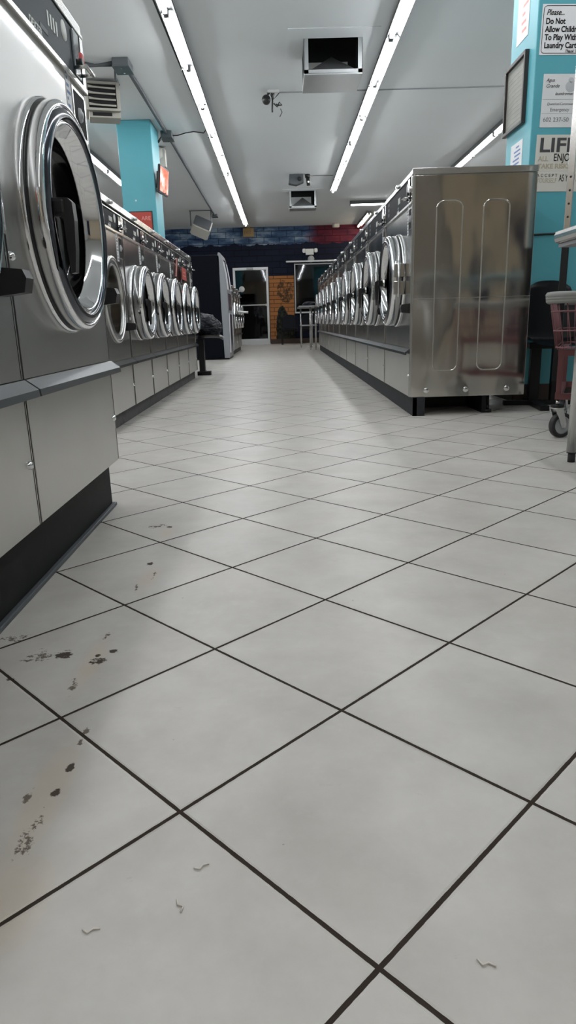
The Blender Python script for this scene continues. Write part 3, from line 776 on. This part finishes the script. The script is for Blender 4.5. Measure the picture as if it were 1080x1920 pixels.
for i in range(4):
    o = copy_tree(Lp); o.location = (-1.0, 14.35+.85*i, 0); o['label'] = slab[i]; o['group'] = GS
p = MB().box(-.70,-.03,13.95,17.35,0,.093,.003).build('base_plinth', 'plinth_worn'); p.location = (-1.0,0,0)
tag(p, 'dark base under the washers beyond the vending machine', 'machine base')
o = MB().cyl((0,0,0),(.24,.0,-.02),.022,10).cyl((.24,0,-.02),(.25,0,-.021),.028,10).build('rail', 'white_paint'); o.location = (-.95,14.9,.87)
tag(o, 'short white bar sticking out from a washer beyond the vending machine', 'rail')

# ------------------------------------------------------------------ ceiling units
def cooler_vent(label, x0, x1, y0, y1, zb, plate):
    """sheet-metal diffuser box: four corner posts, bottom pan with a pyramid"""
    t = thing('air_diffuser', label, 'ceiling vent', ((x0+x1)/2,(y0+y1)/2,0), 0, 'metal air diffusers under the ceiling')
    cx, cy_ = (x0+x1)/2, (y0+y1)/2; X0, X1, Y0, Y1 = x0-cx, x1-cx, y0-cy_, y1-cy_
    if plate:
        a, b, c, d_ = plate; A0, B0, C0, D0 = a-cx, b-cx, c-cy_, d_-cy_; MB().box(A0,B0,C0,Y0,ZC-.006,ZC).box(A0,B0,Y1,D0,ZC-.006,ZC).box(A0,X0,Y0,Y1,ZC-.006,ZC).box(X1,B0,Y0,Y1,ZC-.006,ZC).build('ceiling_plate', 'ceiling_paint', t)
    p = MB(); e = .045
    for sx in (0, 1):
        for sy in (0, 1):
            xa = X0 if sx == 0 else X1-e; ya = Y0 if sy == 0 else Y1-e
            p.box(xa,xa+e,(Y0 if sy == 0 else Y1-.006),(Y0+.006 if sy == 0 else Y1),zb,ZC)
            p.box((X0 if sx == 0 else X1-.006),(X0+.006 if sx == 0 else X1),ya,ya+e,zb,ZC)
    p.build('corner_post', 'galvanised', t)
    MB().box(X0,X1,Y0,Y1,zb-.012,zb+.006,.002).build('bottom_pan', 'galvanised', t)
    MB().box(X0,X1,Y0,Y0+.008,zb,zb+.035).box(X0,X1,Y1-.008,Y1,zb,zb+.035).box(X0,X0+.008,Y0,Y1,zb,zb+.035).box(X1-.008,X1,Y0,Y1,zb,zb+.035).build('pan_rim', 'galvanised', t)
    m = MB(); bm = m.bm
    vs = [bm.verts.new((a, b, zb+.02)) for a, b in ((X0+.03,Y0+.02),(X1-.03,Y0+.02),(X1-.03,Y1-.02),(X0+.03,Y1-.02))]; top = bm.verts.new((0,0,zb+.235))
    for i in range(4): bm.faces.new((vs[i], vs[(i+1) % 4], top))
    bm.faces.new(vs[::-1]); m.build('deflector_pyramid', 'galvanised', t)
    MB().box(X0+.05,X1-.10,Y1-.03,Y1-.012,zb+.03,zb+.27).build('back_baffle', 'white_paint', t)
    zz = ZC+.75
    MB().box(X0+.012,X0+.016,Y0+.012,Y1-.012,ZC,zz).box(X1-.016,X1-.012,Y0+.012,Y1-.012,ZC,zz).box(X0+.016,X1-.016,Y1-.016,Y1-.012,zb+.04,zz).box(X0+.016,X1-.016,Y0+.012,Y0+.016,ZC,zz).box(X0+.012,X1-.012,Y0+.012,Y1-.012,zz,zz+.005).box(X0+.012,X0+.016,Y0+.06,Y1-.02,zb+.14,ZC).box(X1-.016,X1-.012,Y0+.06,Y1-.02,zb+.14,ZC).build('dark_duct', 'dark_hole', t)
    return t
cooler_vent('square sheet-metal air diffuser nearer the camera, between the two light lines', .30,.89,7.79,8.36,3.035,(.14,1.04,7.55,8.41))
cooler_vent('smaller looking sheet-metal air diffuser near the back wall', .24,.83,15.95,16.34,3.01,(.10,1.0,15.75,16.35))

# cameras and leads on the ceiling
t = thing('security_camera', 'black dome camera with loose leads under the ceiling, left of the near diffuser', 'camera', (-.07,9.35,ZC), 0)
MB().box(-.02,.12,-.04,.04,-.03,0,.005).build('mount_plate', 'white_paint', t)
MB().lathe([(0,-.055),(.03,-.05),(.05,-.03),(.055,0),(.05,.03),(.03,.05),(0,.055)], (-.04,0,-.10), 'y', 24).cyl((-.03,0,-.06),(.0,0,-.02),.012).build('camera_ball', 'black_plastic', t)
MB().tube([(.03,0,-.02),(.035,-.01,-.12),(.03,-.01,-.2),(.03,0,-.24)],.010).tube([(.06,0,-.02),(.045,0,-.10),(.09,0,-.06),(.12,0,-.03)],.005).tube([(.05,0,-.14),(.09,0,-.18),(.12,0,-.13),(.15,0,-.16),(.10,0,-.165),(.08,0,-.15)],.009).tube([(.13,0,-.2),(.15,0,-.24),(.12,0,-.29)],.005).tube([(0,0,-.02),(.03,.01,-.08),(.05,0,-.03)],.004).build('loose_leads', 'cable_black', t)
t = thing('security_camera', 'grey camera pair under the ceiling in front of the far diffuser', 'camera', (.36,14.3,ZC), 0)
MB().prism([(-.13,0),(.13,0),(.14,-.14),(.0,-.19),(-.15,-.16)], -.08, .1, 'y').build('housing', 'conduit_grey', t)
MB().lathe([(.04,-.082),(.04,-.1),(0,-.1)], (.06,0,-.09), 'y', 20).build('lens', 'black_plastic', t)
MB().cyl((.22,0,0),(.22,0,-.06),.05).cyl((.22,-.02,-.06),(.235,-.02,-.20),.035).build('bullet_body', 'black_plastic', t)
MB().lathe([(.018,-.058),(.018,-.062),(0,-.062)], (.23,0,-.14), 'y', 16).build('lens', 'white_label', t)
MB().tube([(.24,0,-.02),(.3,0,-.03),(.36,.05,-.015),(.6,.1,-.01),(.72,.1,-.01)],.005).build('lead', 'cable_black', t)
# hanging unit heater
t = thing('unit_heater', 'beige louvred unit heater hanging under the ceiling at upper left', 'heater', (-1.97,8.75,3.02), radians(15)); t.scale = (.95,1,.72)
MB().box(-.205,.205,.03,.40,.0,.41,.008).build('casing', 'heater_beige', t)
MB().box(-.205,-.165,0,.03,0,.41,.003).box(.165,.205,0,.03,0,.41,.003).box(-.165,.165,0,.03,.375,.41).box(-.165,.165,0,.03,0,.035).build('front_frame', 'heater_beige', t)
MB().box(-.165,.165,.026,.029,.035,.375).build('dark_interior', 'dark_hole', t)
for k in range(4):
    z = .075+k*.082
    pts = [(-.16,z),(.155,z-.012),(.155,z+.014),(-.02,z+.016),(-.10,z+.022),(-.16,z+.038)]
    MB().prism(pts, .012, .02, 'y').prism([(a, b-.004) for a, b in pts], -.002, .012, 'y').build('louvre', 'heater_beige', t)
MB().box(-.17,.20,.05,.30,-.085,0,.004).build('lower_box', 'heater_beige', t)
MB().box(-.13,.10,.045,.052,-.062,-.012).build('lower_slot', 'dark_hole', t)
MB().box(-.24,.22,.1,.115,.41,.43).cyl((.14,.15,.40),(.14,.15,.448),.016).build('bracket', 'conduit_grey', t)
# conduits
def conduit(pts, r, label, mat='conduit_grey', cat='conduit'):
    o = MB().tube(pts, r, 10).build('conduit', mat); tag(o, label, cat); return o
zc = ZC-.025
def jbox(x, y, z, sx, sy, sz, label):
    t = thing('junction_box', label, 'junction box', (x,y,z))
    MB().box(-sx/2,sx/2,-sy/2,sy/2,-sz,0,.006).build('box', 'conduit_light', t)
    MB().box(-sx/2-.006,sx/2+.006,-sy/2-.006,sy/2+.006,-sz-.006,-sz,.002).build('cover', 'conduit_light', t)
    for q in (-.3,.3): MB().cyl((0,sy*q,-sz-.006),(0,sy*q,-sz-.010),.008,8).build('screw', 'trim_steel', t)
jbox(-1.62,8.28,ZC,.17,.26,.08,'grey junction box on the ceiling above the unit heater')
jbox(-1.60,11.1,ZC,.16,.26,.09,'grey junction box on the ceiling beside the teal pillar')
jbox(-1.64,18.95,ZC,.14,.2,.06,'small junction box above the far white loudspeaker')
conduit([(-1.60,8.40,zc),(-1.60,11.0,zc)], .024, 'grey ceiling conduit between the two nearer junction boxes')
conduit([(-1.60,11.2,zc),(-1.62,15,zc),(-1.64,18.88,zc)], .022, 'long grey ceiling conduit running from the pillar box to the far loudspeaker')
conduit([(-1.70,8.22,zc),(-1.85,8.2,zc-.03),(-2.0,8.15,zc-.05),(-2.3,8.05,zc-.02),(-2.8,7.9,zc)], .016, 'lower flexible conduit leaving the near junction box to the left')
conduit([(-1.70,8.30,zc),(-1.9,8.3,zc),(-2.2,8.12,zc+.01),(-2.8,8.0,zc)], .014, 'upper straight conduit leaving the near junction box to the left')
conduit([(-1.72,8.36,zc-.02),(-1.775,8.6,zc-.03),(-1.80,8.80,3.335)], .012, 'short grey conduit dropping from the junction box to the unit heater')
o = MB().tube([(-1.02,-2,ZC-.012),(-1.03,6.9,ZC-.012),(-1.015,9.5,ZC-.012),(-1.01,10.95,ZC-.012),(-1.06,11.05,ZC-.03),(-1.2,11.0,ZC-.02),(-1.32,11.02,ZC-.03),(-1.45,11.1,ZC-.04),(-1.52,11.1,ZC-.04)], .008, 6).build('cable', 'cable_black'); tag(o, 'thin black cable running beside the left light line to the pillar junction box', 'cable')
o = MB().tube([(-1.72,10.95,ZC-.16),(-1.68,10.98,ZC-.10),(-1.67,11.05,ZC-.05),(-1.66,11.1,ZC-.05)], .016, 8).build('conduit', 'black_plastic'); tag(o, 'short black bend between the teal pillar and its junction box', 'conduit')
# speakers
def speaker(name, label, loc, rot, mat='speaker_white', s=1):
    t = thing(name, label, 'loudspeaker', loc)
    Rm = Matrix.Rotation(rot[2],3,'Z') @ Matrix.Rotation(rot[0],3,'X') @ Matrix.Rotation(rot[1],3,'Y')
    MB().obox((0,0,-.30*s),(.34*s,.26*s,.26*s),Rm,.02*s).build('cabinet', mat, t)
    MB().obox(Vector((0,0,-.30*s))+Rm@Vector((-.01,-.132*s,0)),(.31*s,.008,.23*s),Rm,.003).build('grille', 'conduit_grey' , t)
    MB().tube([(-.19*s,0,0),(-.19*s,0,-.12*s),(-.19*s,0,-.26*s)],.010*s).tube([(.19*s,0,0),(.19*s,0,-.2*s),(.16*s,0,-.32*s)],.010*s).box(-.21*s,.21*s,-.02,.02,-.012,0).build('bracket', 'conduit_grey', t)
    return t
speaker('loudspeaker', 'white loudspeaker box hanging under the ceiling at the end of the long conduit', (-1.93,18.2,ZC), (radians(-35),radians(28),radians(25)), s=1.35)
t = thing('loudspeaker', 'pale loudspeaker behind the teal pillar, above the screen', 'loudspeaker', (-1.90,11.9,ZC))
MB().lathe([(0,-.16),(.14,-.16),(.16,-.14),(.08,0),(.0,0)], (.10,0,-.10), 'x', 28).build('horn', 'speaker_white', t)
MB().box(-.05,.14,-.06,.06,-.30,-.04,.01).build('cabinet', 'speaker_white', t)
MB().tube([(0,0,0),(0,0,-.1)],.012).build('bracket', 'conduit_grey', t)
o = MB().obox((0,0,-.06),(.18,.12,.10),Matrix.Rotation(.35,3,'Z'),.012).tube([(.05,0,0),(.05,0,-.03)],.012).build('loudspeaker', 'speaker_white'); o.location=(1.66,21.2,ZC); tag(o, 'tiny pale loudspeaker at the ceiling over the red mural area', 'loudspeaker')
o = MB().prism([(-.09,0),(.09,0),(.09,-.05),(.04,-.20),(-.02,-.13),(-.09,-.03)], -.05, .05, 'y').build('ceiling_bracket', 'white_paint'); o.location=(-1.52,6.1,ZC-.60)
bpy.data.objects.remove(o)
# TV on the pillar
t = thing('television', 'small flat screen with a reddish picture on the side of the teal pillar', 'television', (-1.76,10.55,2.59))
Rz = radians(-6)
MB().obox((.13,.04,.02),(.035,.46,.36),Matrix.Rotation(Rz,3,'Z')@Matrix.Rotation(radians(6),3,'Y'),.008).build('screen_case', 'black_plastic', t)
MB().obox((.095,.045,.02),(.05,.30,.25),Matrix.Rotation(Rz,3,'Z')@Matrix.Rotation(radians(6),3,'Y'),.02).build('rear_housing', 'black_plastic', t)
Rt = Matrix.Rotation(Rz,3,'Z')@Matrix.Rotation(radians(6),3,'Y')
sc = MB().obox(Vector((.13,.04,.02))+Rt@Vector((.0185,0,0)),(.002,.42,.31),Rt).build('screen', 'tv_screen', t)
MB().box(.0,.06,-.02,.06,-.04,.04,.004).box(.004,.012,-.12,-.05,-.02,.03).build('wall_mount', 'trim_steel', t)
MB().tube([(.05,.0,-.03),(.03,-.02,-.12),(.10,.0,-.16),(.16,.05,-.14)],.006,6).build('lead', 'cable_black', t)
# red sign on pillar front
t = thing('wall_sign', 'red sign reading ARE low on the front of the teal pillar', 'sign', (-1.94,10.395,2.05))
MB().box(-.17,.16,-.012,0,-.14,.14,.003).build('board', 'frame_wood', t)
MB().box(-.155,.145,-.015,-.012,-.125,.125).build('face', 'sign_red', t)
text('lettering', 'ARE', .075, 'sign_pink', t, (.0,-.0155,.02), (R90,0,0), bold=.001)
# screws on the pillar
o = MB().box(-.01,.01,-.006,0,-.01,.01).build('wall_anchor','white_paint'); o.location=(-2.0,10.395,2.33); tag(o,'tiny white patch on the front of the teal pillar','wall anchor')
# exit sign, emergency light
t = thing('exit_sign', 'tan exit sign at the ceiling above the back door', 'sign', (-.90,21.46,3.20))
MB().box(-.16,.16,-.04,.02,-.12,.12,.008).build('case', 'exit_tan', t)
text('lettering', 'EXIT', .13, 'exit_print', t, (-.13,-.0415,-.045), (R90,0,0), sx=.8)
MB().box(-.05,.05,-.05,.0,.12,.15).build('mount', 'exit_tan', t)
t = thing('emergency_light', 'white twin-head emergency light on the dark wall above the window', 'light', (.90,21.48,2.62))
MB().box(-.13,.11,-.10,0,-.09,.08,.015).build('case', 'white_paint', t)
for sx in (-1, 1):
    MB().obox((sx*.17,-.08,.03),(.09,.09,.11),Matrix.Rotation(sx*.4,3,'Z'),.015).build('lamp_head', 'white_paint', t)
MB().lathe([(0,-.09),(.04,-.09),(.10,-.02),(.10,0)], (.03,0,-.20), 'y', 20).build('bell', 'caster_grey', t)

# ------------------------------------------------------------------ signs on the pier
def sheet(name, label, x0, x1, z0, z1, mat, tilt=0, th=.003, cat='sign'):
    t = thing(name, label, cat, ((x0+x1)/2, PY, (z0+z1)/2)); t.rotation_euler = (0,tilt,0)
    w_, h_ = (x1-x0)/2, (z1-z0)/2
    MB().box(-w_,w_,-th,0,-h_,h_,.0008).build('board', mat, t)
    return t, w_, h_
TR = (R90,0,0)
t, w_, h_ = sheet('rule_sign', 'white sign beginning Please... Do Not, at the top of the teal pier', 1.755,2.13,2.275,2.565,'sign_white',.02)
def border(t, w_, h_, e, th, mat, r=.02):
    pts = []
    for cx, cz_, a0 in ((w_-e-r,h_-e-r,0),(-w_+e+r,h_-e-r,90),(-w_+e+r,-h_+e+r,180),(w_-e-r,-h_+e+r,270)):
        for k in range(6): a = radians(a0+k*18); pts.append((cx+r*cos(a), -.0032, cz_+r*sin(a)))
    MB().tube(pts, th, 6, True).build('border', mat, t)
border(t, w_, h_, .010, .0018, 'dark_print')
text('lettering', 'Please...', .046, 'dark_print', t, (-w_+.027,-.0035,h_-.062), TR, shear=.35, bold=.0006, sx=.82)
for i, s in enumerate(('Do Not','Allow Children','To Play With','Laundry Carts')):
    text('lettering', s, .047, 'dark_print', t, (-w_+.027,-.0035,h_-.112-i*.046), TR, bold=.0014, sx=.84)
text('lettering', 'Thank You', .024, 'dark_print', t, (-w_+.165,-.0035,-h_+.014), TR, shear=.4, bold=.0003)
MB().lathe([(.028,-.0036),(.034,-.0042),(.040,-.0036)], (-w_+.265,0,h_-.055), 'y', 32, True).build('round_symbol', 'dark_print', t)
t, w_, h_ = sheet('information_sheet', 'white laminated sheet with a phone number 602 237 on the teal pier', 1.79,2.06,1.845,2.165,'paper_white',.02)
for s, sz, x, z, sh in (('Agua',.028,.02,.045,.3),('Grande',.030,.02,.08,.3),('laundromat',.026,.085,.125,.3),('Question/Comments',.022,.035,.185,.2),('Emergency',.030,.06,.222,0),('602 237-50',.038,.018,.285,0)):
    text('lettering', s, sz, 'grey_print' if z > .15 else 'dark_print', t, (-w_+x,-.0035,h_-z), TR, shear=sh, sx=1.0 if s.startswith('6') else .98)
MB().box(-w_+.004,w_-.004,-.0034,-.003,h_-.152,h_-.1505).box(-w_+.004,w_-.004,-.0034,-.003,h_-.235,h_-.234).build('rule_line', 'grey_print', t)
MB().lathe([(0,-.0042),(.028,-.0042),(.034,-.003)], (w_-.085,0,h_-.075), 'y', 24).lathe([(0,-.0042),(.014,-.0042),(.018,-.003)], (w_-.085,0,h_-.038), 'y', 20).build('jug_drawing', 'caster_grey', t)
t, w_, h_ = sheet('poster', 'cream poster with large letters LIFE on the teal pier behind the steel pole', 1.77,2.17,1.445,1.80,'paper_beige',.02)
text('lettering', 'LIFE', .122, 'life_print', t, (-w_+.02,-.0035,h_-.105), TR, bold=.003, sx=1.25)
text('lettering', 'ALL', .042, 'tan_print', t, (-w_+.02,-.0035,h_-.162), TR, bold=.0012)
text('lettering', 'ENJOY', .066, 'dark_print', t, (-w_+.125,-.0035,h_-.162), TR, bold=.0005, sx=.72)
text('lettering', 'TAKE RISKS', .040, 'tan_print', t, (-w_+.02,-.0035,h_-.208), TR, bold=.0016, sx=1.1)
text('lettering', 'A C C E P T', .028, 'dark_print', t, (-w_+.02,-.0035,h_-.262), TR)
text('lettering', 'YOURSELF', .042, 'tan_print', t, (-w_+.02,-.0035,h_-.298), TR, sx=.72)
text('lettering', 'AS YOU ARE', .062, 'dark_print', t, (-w_+.175,-.0035,h_-.290), TR, sx=.5)
MB().box(-w_+.0,w_,-.0034,-.003,h_-.226,h_-.225).build('rule_line', 'tan_print', t)
# on the side face of the pier (facing -x)
def side_sheet(name, label, y0, y1, z0, z1, mat, cat='paper notice', th=.003):
    t = thing(name, label, cat, (PX,(y0+y1)/2,(z0+z1)/2)); w_, h_ = (y1-y0)/2, (z1-z0)/2
    MB().box(-th,0,-w_,w_,-h_,h_,.0008).build('sheet', mat, t); return t, w_, h_
t, w_, h_ = side_sheet('paper_notice', 'wrinkled paper notice with red print high on the side of the teal pier', 5.29,5.53,2.46,2.95,'paper_white')
mk = MB(); random.seed(3)
for i in range(9):
    a = random.uniform(-w_+.02, 0); mk.box(-.0036,-.003,a,a+random.uniform(.05,.12),-h_+.05+i*.05,-h_+.068+i*.05)
mk.build('notice_print', 'sign_pink', t)
t, w_, h_ = side_sheet('paper_notice', 'small printed paper low on the side of the teal pier, below the black frame', 5.27,5.52,1.52,1.82,'paper_white')
mk = MB()
for i in range(10):
    a = random.uniform(-w_+.01, -w_+.08); mk.box(-.0036,-.003,a,a+random.uniform(.06,.14),-h_+.02+i*.027,-h_+.031+i*.027)
mk.build('notice_print', 'blue_print', t)
t = thing('picture_frame', 'black framed certificate on the side of the teal pier', 'picture frame', (PX,5.46,2.135))
a, b = .215, .225
MB().box(-.03,0,-a,-a+.025,-b,b,.003).box(-.03,0,a-.025,a,-b,b,.003).box(-.03,0,-a+.025,a-.025,b-.025,b,.003).box(-.03,0,-a+.025,a-.025,-b,-b+.025,.003).build('frame', 'frame_wood', t)
MB().box(-.012,-.002,-a+.02,a-.02,-b+.02,b-.02).build('certificate', 'certificate_paper', t)
mk = MB()
for i in range(11): mk.box(-.013,-.012,-a+.05+.02*(i % 3),a-.05-.02*(i % 2),-b+.06+i*.030,-b+.065+i*.030)
mk.build('certificate_print', 'certificate_print', t)

# ------------------------------------------------------------------ laundry cart at the right
t = thing('laundry_cart', 'red wire laundry cart with a grey rim and a tall steel hanging pole', 'laundry cart', (1.775,3.75,0), radians(-24))
HX, HY = .315, .43
def rrect(hx, hy, r, z, n=6):
    pts = []
    for cx, cy_, a0 in ((hx-r,hy-r,0),(-hx+r,hy-r,90),(-hx+r,-hy+r,180),(hx-r,-hy+r,270)):
        for k in range(n+1): a = radians(a0+k*90/n); pts.append((cx+r*cos(a), cy_+r*sin(a), z))
    return pts
rim = MB()
for dz, rr in ((0,.018),(-.014,.016),(-.026,.014)): rim.tube(rrect(HX,HY,.09,.715+dz), rr, 8, True)
rim.build('rim', 'rim_grey', t)
wm = MB()
top = rrect(HX-.008,HY-.008,.085,.69,5); bot = rrect(HX-.05,HY-.05,.07,.455,5)
def lerp_ring(A, B, k): return [tuple(a[i]*(1-k)+b[i]*k for i in range(3)) for a, b in zip(A, B)]
def resample(pts, n):
    P_ = [Vector(p) for p in pts]+[Vector(pts[0])]; L = [0]
    for a, b in zip(P_, P_[1:]): L.append(L[-1]+(b-a).length)
    out = []
    for i in range(n):
        s = L[-1]*i/n; j = max(k for k in range(len(L)) if L[k] <= s); j = min(j, len(P_)-2)
        out.append(P_[j].lerp(P_[j+1], (s-L[j])/max(1e-9, L[j+1]-L[j])))
    return out
N = 64; A_ = resample(top, N); B_ = resample(bot, N)
for a, b in zip(A_, B_): wm.cyl(a, b, .0028, 6)
for k in (.22, .62, .97): wm.tube(lerp_ring(top, bot, k), .0040, 6, True)
for i in range(14):
    x = -HX+.06+i*(2*HX-.12)/13; wm.cyl((x,-HY+.05,.455),(x,HY-.05,.455),.0028,6)
wm.build('wire_basket', 'cart_wire', t)
fr = MB()
for sx in (-1, 1):
    for sy in (-1, 1): fr.box(sx*.235-.013,sx*.235+.013,sy*.345-.013,sy*.345+.013,.20,.455,.003)
fr.box(-.25,.25,-.361,-.329,.20,.232).box(-.25,.25,.329,.361,.20,.232).box(-.251,-.219,-.345,.345,.20,.232).box(.219,.251,-.345,.345,.20,.232)
fr.box(-.25,.25,-.361,-.329,.42,.452).box(-.251,-.219,-.345,.345,.42,.452)
fr.build('frame', 'cart_red', t)
for sx in (-1, 1):
    for sy in (-1, 1):
        c = MB(); L_ = (sx*.235, sy*.345, 0); T_ = (0, 0, radians(-50+(sx+1)*35+(sy+1)*20))
        c.cyl((0,0,.165),(0,0,.20),.010,10).box(-.028,.028,-.028,.028,.152,.160,.002)
        c.prism([(-.025,.152),(.02,.152),(.046,.07),(.040,.052),(.018,.055)], -.026, -.021, 'x').prism([(-.025,.152),(.02,.152),(.046,.07),(.040,.052),(.018,.055)], .021, .026, 'x')
        fk = c.build('caster', 'trim_steel', t, L_, T_)
        MB().cyl((0,0,.160),(0,0,.172),.034,20).build('thread_guard', 'black_metal', fk)
        cc = (0, .030, .065)
        MB().lathe([(.046,-.016),(.063,-.016),(.065,-.012),(.065,.012),(.063,.016),(.046,.016)], cc, 'x', 32, True).build('tyre', 'rubber', fk)
        MB().lathe([(.001,-.010),(.012,-.018),(.016,-.008),(.040,-.010),(.046,-.015),(.046,.015),(.040,.010),(.016,.008),(.012,.018),(.001,.010)], cc, 'x', 28).cyl((-.028,.030,.065),(.028,.030,.065),.006,8).build('wheel_hub', 'caster_grey', fk)
pl = MB().box(-.303,-.267,.345,.375,.232,2.4,.003).build('pole', 'trim_steel', t)
ho = MB()
for i in range(7): ho.lathe([(0,-.0012),(.006,-.0012),(.006,0)], (-.285,.345,.95+i*.07), 'y', 10)
ho.build('pole_hole', 'dark_hole', pl)
MB().box(-.305,-.265,.343,.378,.232,1.06,.003).build('pole_sleeve', 'black_metal', pl)
# folding table at the right edge
t = thing('folding_table', 'stainless folding table cut off by the right photo edge', 'table', (1.585,2.25,0))
MB().box(-.45,.45,-.80,.76,.905,.955,.018,).build('tabletop', 'trim_steel', t)
MB().box(-.43,.43,-.78,.74,.890,.904).build('underside', 'window_alu', t)
for sx in (-1, 1):
    for sy in (-1, 1):
        x, y_ = sx*.335, (.66 if sy > 0 else -.70)
        lg = MB().cyl((x,y_,.045),(x,y_,.89),.023,20).build('leg', 'chrome_dull', t)
        MB().cyl((x,y_,0),(x,y_,.045),.016,16).cyl((x,y_,.040),(x,y_,.048),.022,16).build('foot_cap', 'rubber', lg)

# crumbs of lint on the floor
for (x, y_, a, lab) in LINT:
    o = MB().tube([(-.008,.004,.0018),(-.003,-.002,.0018),(.003,.0015,.0018),(.010,-.001,.0018)],.0011,5).build('lint', 'lint'); o.location = (x,y_,0); o.rotation_euler = (0,0,a)
    tag(o, lab, 'lint', 'lint threads on the near tiles')

# ------------------------------------------------------------------ world, camera
w = bpy.data.worlds.new('World'); SC.world = w; w.use_nodes = True
w.node_tree.nodes['Background'].inputs[0].default_value = (.03,.035,.05,1); w.node_tree.nodes['Background'].inputs[1].default_value = .3
F_PX, PITCH, ROLL, HC, AY = 1271.84, .2725, -.02818, .62203, radians(-.0861)
cam = bpy.data.cameras.new('camera'); co = bpy.data.objects.new('camera', cam); COL.objects.link(co)
cam.sensor_fit = 'VERTICAL'; cam.sensor_height = 36; cam.lens = 36*F_PX/1920; cam.clip_start = .02; cam.clip_end = 100
Fv = Vector((0,cos(PITCH),-sin(PITCH))); Uv = Vector((0,sin(PITCH),cos(PITCH))); Rv = Vector((1,0,0))
R2 = cos(ROLL)*Rv+sin(ROLL)*Uv; U2 = -sin(ROLL)*Rv+cos(ROLL)*Uv
Mz = Matrix.Rotation(AY,3,'Z'); R2, U2, F2 = Mz@R2, Mz@U2, Mz@Fv
m = Matrix.Identity(4)
for i in range(3): m[i][0] = R2[i]; m[i][1] = U2[i]; m[i][2] = -F2[i]
m[2][3] = HC; co.matrix_world = m; SC.camera = co
SC.view_settings.view_transform = 'Standard'; SC.view_settings.look = 'None'; SC.view_settings.gamma = 1; SC.view_settings.use_curve_mapping = False
SC.view_settings.exposure = 1.18
